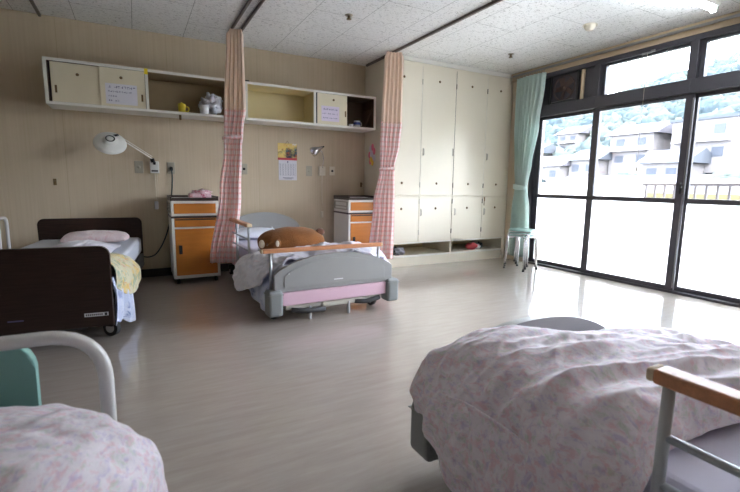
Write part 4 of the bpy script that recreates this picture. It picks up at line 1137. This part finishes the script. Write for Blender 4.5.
# rumpled sheet edge on bed 1
s1 = [
 [(-.56, 3.62, .465), (-.46, 3.60, .485), (-.36, 3.58, .49), (-.26, 3.58, .48), (-.19, 3.60, .455)],
 [(-.60, 3.80, .49), (-.48, 3.79, .53), (-.36, 3.78, .54), (-.26, 3.78, .525), (-.17, 3.80, .47)],
 [(-.62, 4.0, .48), (-.48, 4.0, .52), (-.36, 4.02, .53), (-.25, 4.02, .515), (-.13, 4.02, .475)],
 [(-.62, 4.2, .458), (-.48, 4.22, .465), (-.36, 4.24, .465), (-.25, 4.22, .465), (-.13, 4.20, .458)],
]
o = cloth_obj('folded_blanket', net_surface(s1, 60, 60, lambda p, u, v: .014*(ridged(p, 5, 9, R(60), 3)-.4)), M['floral2'], .012)
tag(o, 'pale blue rumpled cover lying on the dark wooden bed below the pillow', 'blanket')
# yellow floral cloth hanging over the corner, and a blue-white one below
y1_ = [
 [(-.28, 3.14, .475), (-.21, 3.12, .50), (-.150, 3.10, .47), (-.135, 3.10, .40), (-.14, 3.11, .33)],
 [(-.28, 3.24, .48), (-.20, 3.24, .505), (-.12, 3.23, .45), (-.08, 3.24, .36), (-.08, 3.24, .25)],
 [(-.26, 3.40, .475), (-.17, 3.42, .49), (-.10, 3.42, .44), (-.03, 3.44, .35), (-.03, 3.42, .235)],
 [(-.24, 3.56, .47), (-.16, 3.60, .475), (-.09, 3.62, .45), (-.01, 3.64, .37), (-.0, 3.62, .28)],
]
o = cloth_obj('cloth', net_surface(y1_, 50, 50, lambda p, u, v: .010*(ridged(p, 9, 9, 0, 4)-.4)), M['yfloral'], .006)
tag(o, 'yellow floral cloth draped over the foot corner of the dark wooden bed', 'cloth')
b1_ = [
 [(-.165, 3.095, .40), (-.145, 3.09, .30), (-.15, 3.09, .20), (-.155, 3.09, .12), (-.16, 3.08, .09)],
 [(-.14, 3.17, .40), (-.115, 3.17, .30), (-.115, 3.17, .20), (-.12, 3.17, .12), (-.13, 3.17, .105)],
 [(-.12, 3.25, .40), (-.085, 3.25, .30), (-.075, 3.25, .18), (-.07, 3.25, .08), (-.07, 3.25, .05)],
 [(-.10, 3.34, .40), (-.07, 3.34, .30), (-.055, 3.34, .18), (-.05, 3.34, .08), (-.05, 3.34, .055)],
]
o = cloth_obj('towel', net_surface(b1_, 40, 50, lambda p, u, v: .014*math.sin(v*22+2*u)), M['bfloral'], .006)
tag(o, 'blue and white cloth hanging below the yellow one beside the caster', 'cloth')

# plush
t = empty('plush_toy', (1.165, 3.56, .405), R(-3))
mb = MB(); bm = mb.bm
q = bmesh.ops.create_uvsphere(bm, u_segments=48, v_segments=30, radius=1)
for v in bm.verts:
    x, y, z = v.co.z, v.co.x, v.co.y          # poles along x
    k = 1-.10*max(0, x)**2
    pw = lambda a, e: math.copysign(abs(a)**e, a)
    rr_ = math.sqrt(max(0, y*y+z*z)); rad = rr_**.72 if rr_ > 0 else 0
    yy = y/rr_*rad if rr_ > 1e-6 else 0; zz = z/rr_*rad if rr_ > 1e-6 else 0
    v.co = Vector((x*.285, yy*.145*k, .10+zz*.125*k))
    v.co += v.co.normalized()*.01*noise.noise(v.co*9)
mb.build('body', M['plush'], t, smooth=True)
MB().ell((-.268, -.055, .095), (.026, .034, .034), u=18, v=12).build('muzzle', M['plush_c'], t)
e1 = MB().ell((-.155, -.125, .105), (.030, .022, .036)).build('ear', M['plush'], t); MB().ell((-.160, -.143, .105), (.015, .010, .026)).build('inner_ear', M['plush_c'], e1)
MB().ell((-.235, -.10, .095), (.009, .008, .011)).build('eye', M['plush_d'], t)
MB().ell((.245, -.02, .175), (.042, .032, .034)).build('tail', M['plush_d'], t)
MB().box(-.004, .004, -.001, .001, 0, .035, mtx=Matrix.Translation((-.155, -.02, .205)) @ Matrix.Rotation(R(-40), 4, 'Y')).build('cloth_tag', M['cup'], t)
MB().ell((-.19, -.10, .02), (.06, .05, .024)).build('paw', M['plush_d'], t); MB().ell((-.02, -.11, .015), (.08, .05, .022)).build('paw', M['plush_d'], t)
tag(t, 'brown plush animal cushion lying on the grey bed', 'soft toy')

# ------------------------------------------------------------------ stools (stack)
def stool(loc, rz, top, label):
    t = empty('round_stool', loc, rz); h = .405
    s = MB().lathe([(0, h+.028), (.13, h+.028), (.152, h+.024), (.160, h+.012), (.158, h+.001), (.0, h)], 40).build('seat', M['seat'], t)
    rim = [(.163*math.cos(2*PI*k/40), .163*math.sin(2*PI*k/40), h+.004) for k in range(40)]
    MB().tube(rim, .005, 8, closed=True).build('seat_rim', M['chrome'], t)
    for k in range(4):
        a = PI/4+k*PI/2; c, s_ = math.cos(a), math.sin(a)
        pts = rounded_path([(.10*c, .10*s_, h-.012), (.172*c, .172*s_, h-.012), (.188*c, .188*s_, .012)], .04, 6)
        l_ = MB().tube(pts, .0125, 12).build('leg', M['chrome'], t)
        MB().tube([(.1886*c, .1886*s_, 0), (.1886*c, .1886*s_, .02)], .0135, 12).build('foot_cap', M['rubber'], l_)
    tag(t, label, 'stool', 'stacked round stools'); return t
for k, (lb, dz) in enumerate((('round chrome stool at the bottom of the stack by the window curtain', 0), ('round chrome stool in the middle of the stack by the window curtain', .034), ('round chrome stool with green seat topmost of the stack by the curtain', .068))):
    stool((4.10, 3.71, dz*.85), R(8+6*k), k == 2, lb)

# ------------------------------------------------------------------ camera
f_px = 432.92
cam = bpy.data.cameras.new('camera'); co = bpy.data.objects.new('camera', cam); COL.objects.link(co)
right = Vector((.88040437, -.47400603, .01436777)); up = Vector((.05451173, .13125211, .98984916)); fwd = Vector((.47108027, .87068431, -.14139382))
mw = Matrix((right.normalized(), up.normalized(), (-fwd).normalized())).transposed().to_4x4(); mw.translation = (0, 0, 1.0)
co.matrix_world = mw
cam.sensor_width = 36; cam.sensor_fit = 'HORIZONTAL'; cam.lens = f_px*36/740; cam.clip_start = .02; cam.clip_end = 600
cam.dof.use_dof = True; cam.dof.focus_distance = 3.6; cam.dof.aperture_fstop = 5.6
sc.camera = co

# ------------------------------------------------------------------ light
wld = bpy.data.worlds.new('world'); sc.world = wld; wld.use_nodes = True
nt = wld.node_tree; bg = nt.nodes['Background']
sky = nt.nodes.new('ShaderNodeTexSky'); sky.sky_type = 'NISHITA'; sky.sun_disc = False
sky.sun_elevation = R(52); sky.sun_rotation = R(200); sky.air_density = 1.0; sky.dust_density = 4.0; sky.ozone_density = 1.0
mxw = nt.nodes.new('ShaderNodeMixRGB'); mxw.inputs[0].default_value = .85; mxw.inputs[2].default_value = (3.2, 3.38, 3.68, 1)
nt.links.new(sky.outputs[0], mxw.inputs[1]); nt.links.new(mxw.outputs[0], bg.inputs['Color'])
bg.inputs['Strength'].default_value = 1.0
sun = bpy.data.lights.new('sun', 'SUN'); sun.energy = 6; sun.angle = R(3); sun.color = (1, .98, .96)
so = bpy.data.objects.new('sun', sun); COL.objects.link(so)
so.rotation_euler = Vector((-.30, .12, -.94)).to_track_quat('-Z', 'Y').to_euler()     # high over the valley, falling on balcony and hill
so.location = (-10, -6, 20)
# daylight enters through the window openings (sampling portals)
for i in range(4):
    y1, y0 = bounds[i], bounds[i+1]
    la = bpy.data.lights.new('window_portal', 'AREA'); la.shape = 'RECTANGLE'; la.size = 2.35; la.size_y = (y1-y0); la.cycles.is_portal = True
    lo = bpy.data.objects.new('window_portal', la); COL.objects.link(lo)
    lo.location = (W+.16, (y0+y1)/2, 1.18); lo.rotation_euler = (0, R(90), 0)

sc.view_settings.view_transform = 'Standard'; sc.view_settings.look = 'None'; sc.view_settings.gamma = 1.0
sc.view_settings.use_curve_mapping = False
sc.view_settings.exposure = 3.32
cy = sc.cycles
cy.use_denoising = True; cy.max_bounces = 10; cy.diffuse_bounces = 6; cy.transparent_max_bounces = 16; cy.caustics_reflective = False; cy.caustics_refractive = False
cy.sample_clamp_indirect = 8
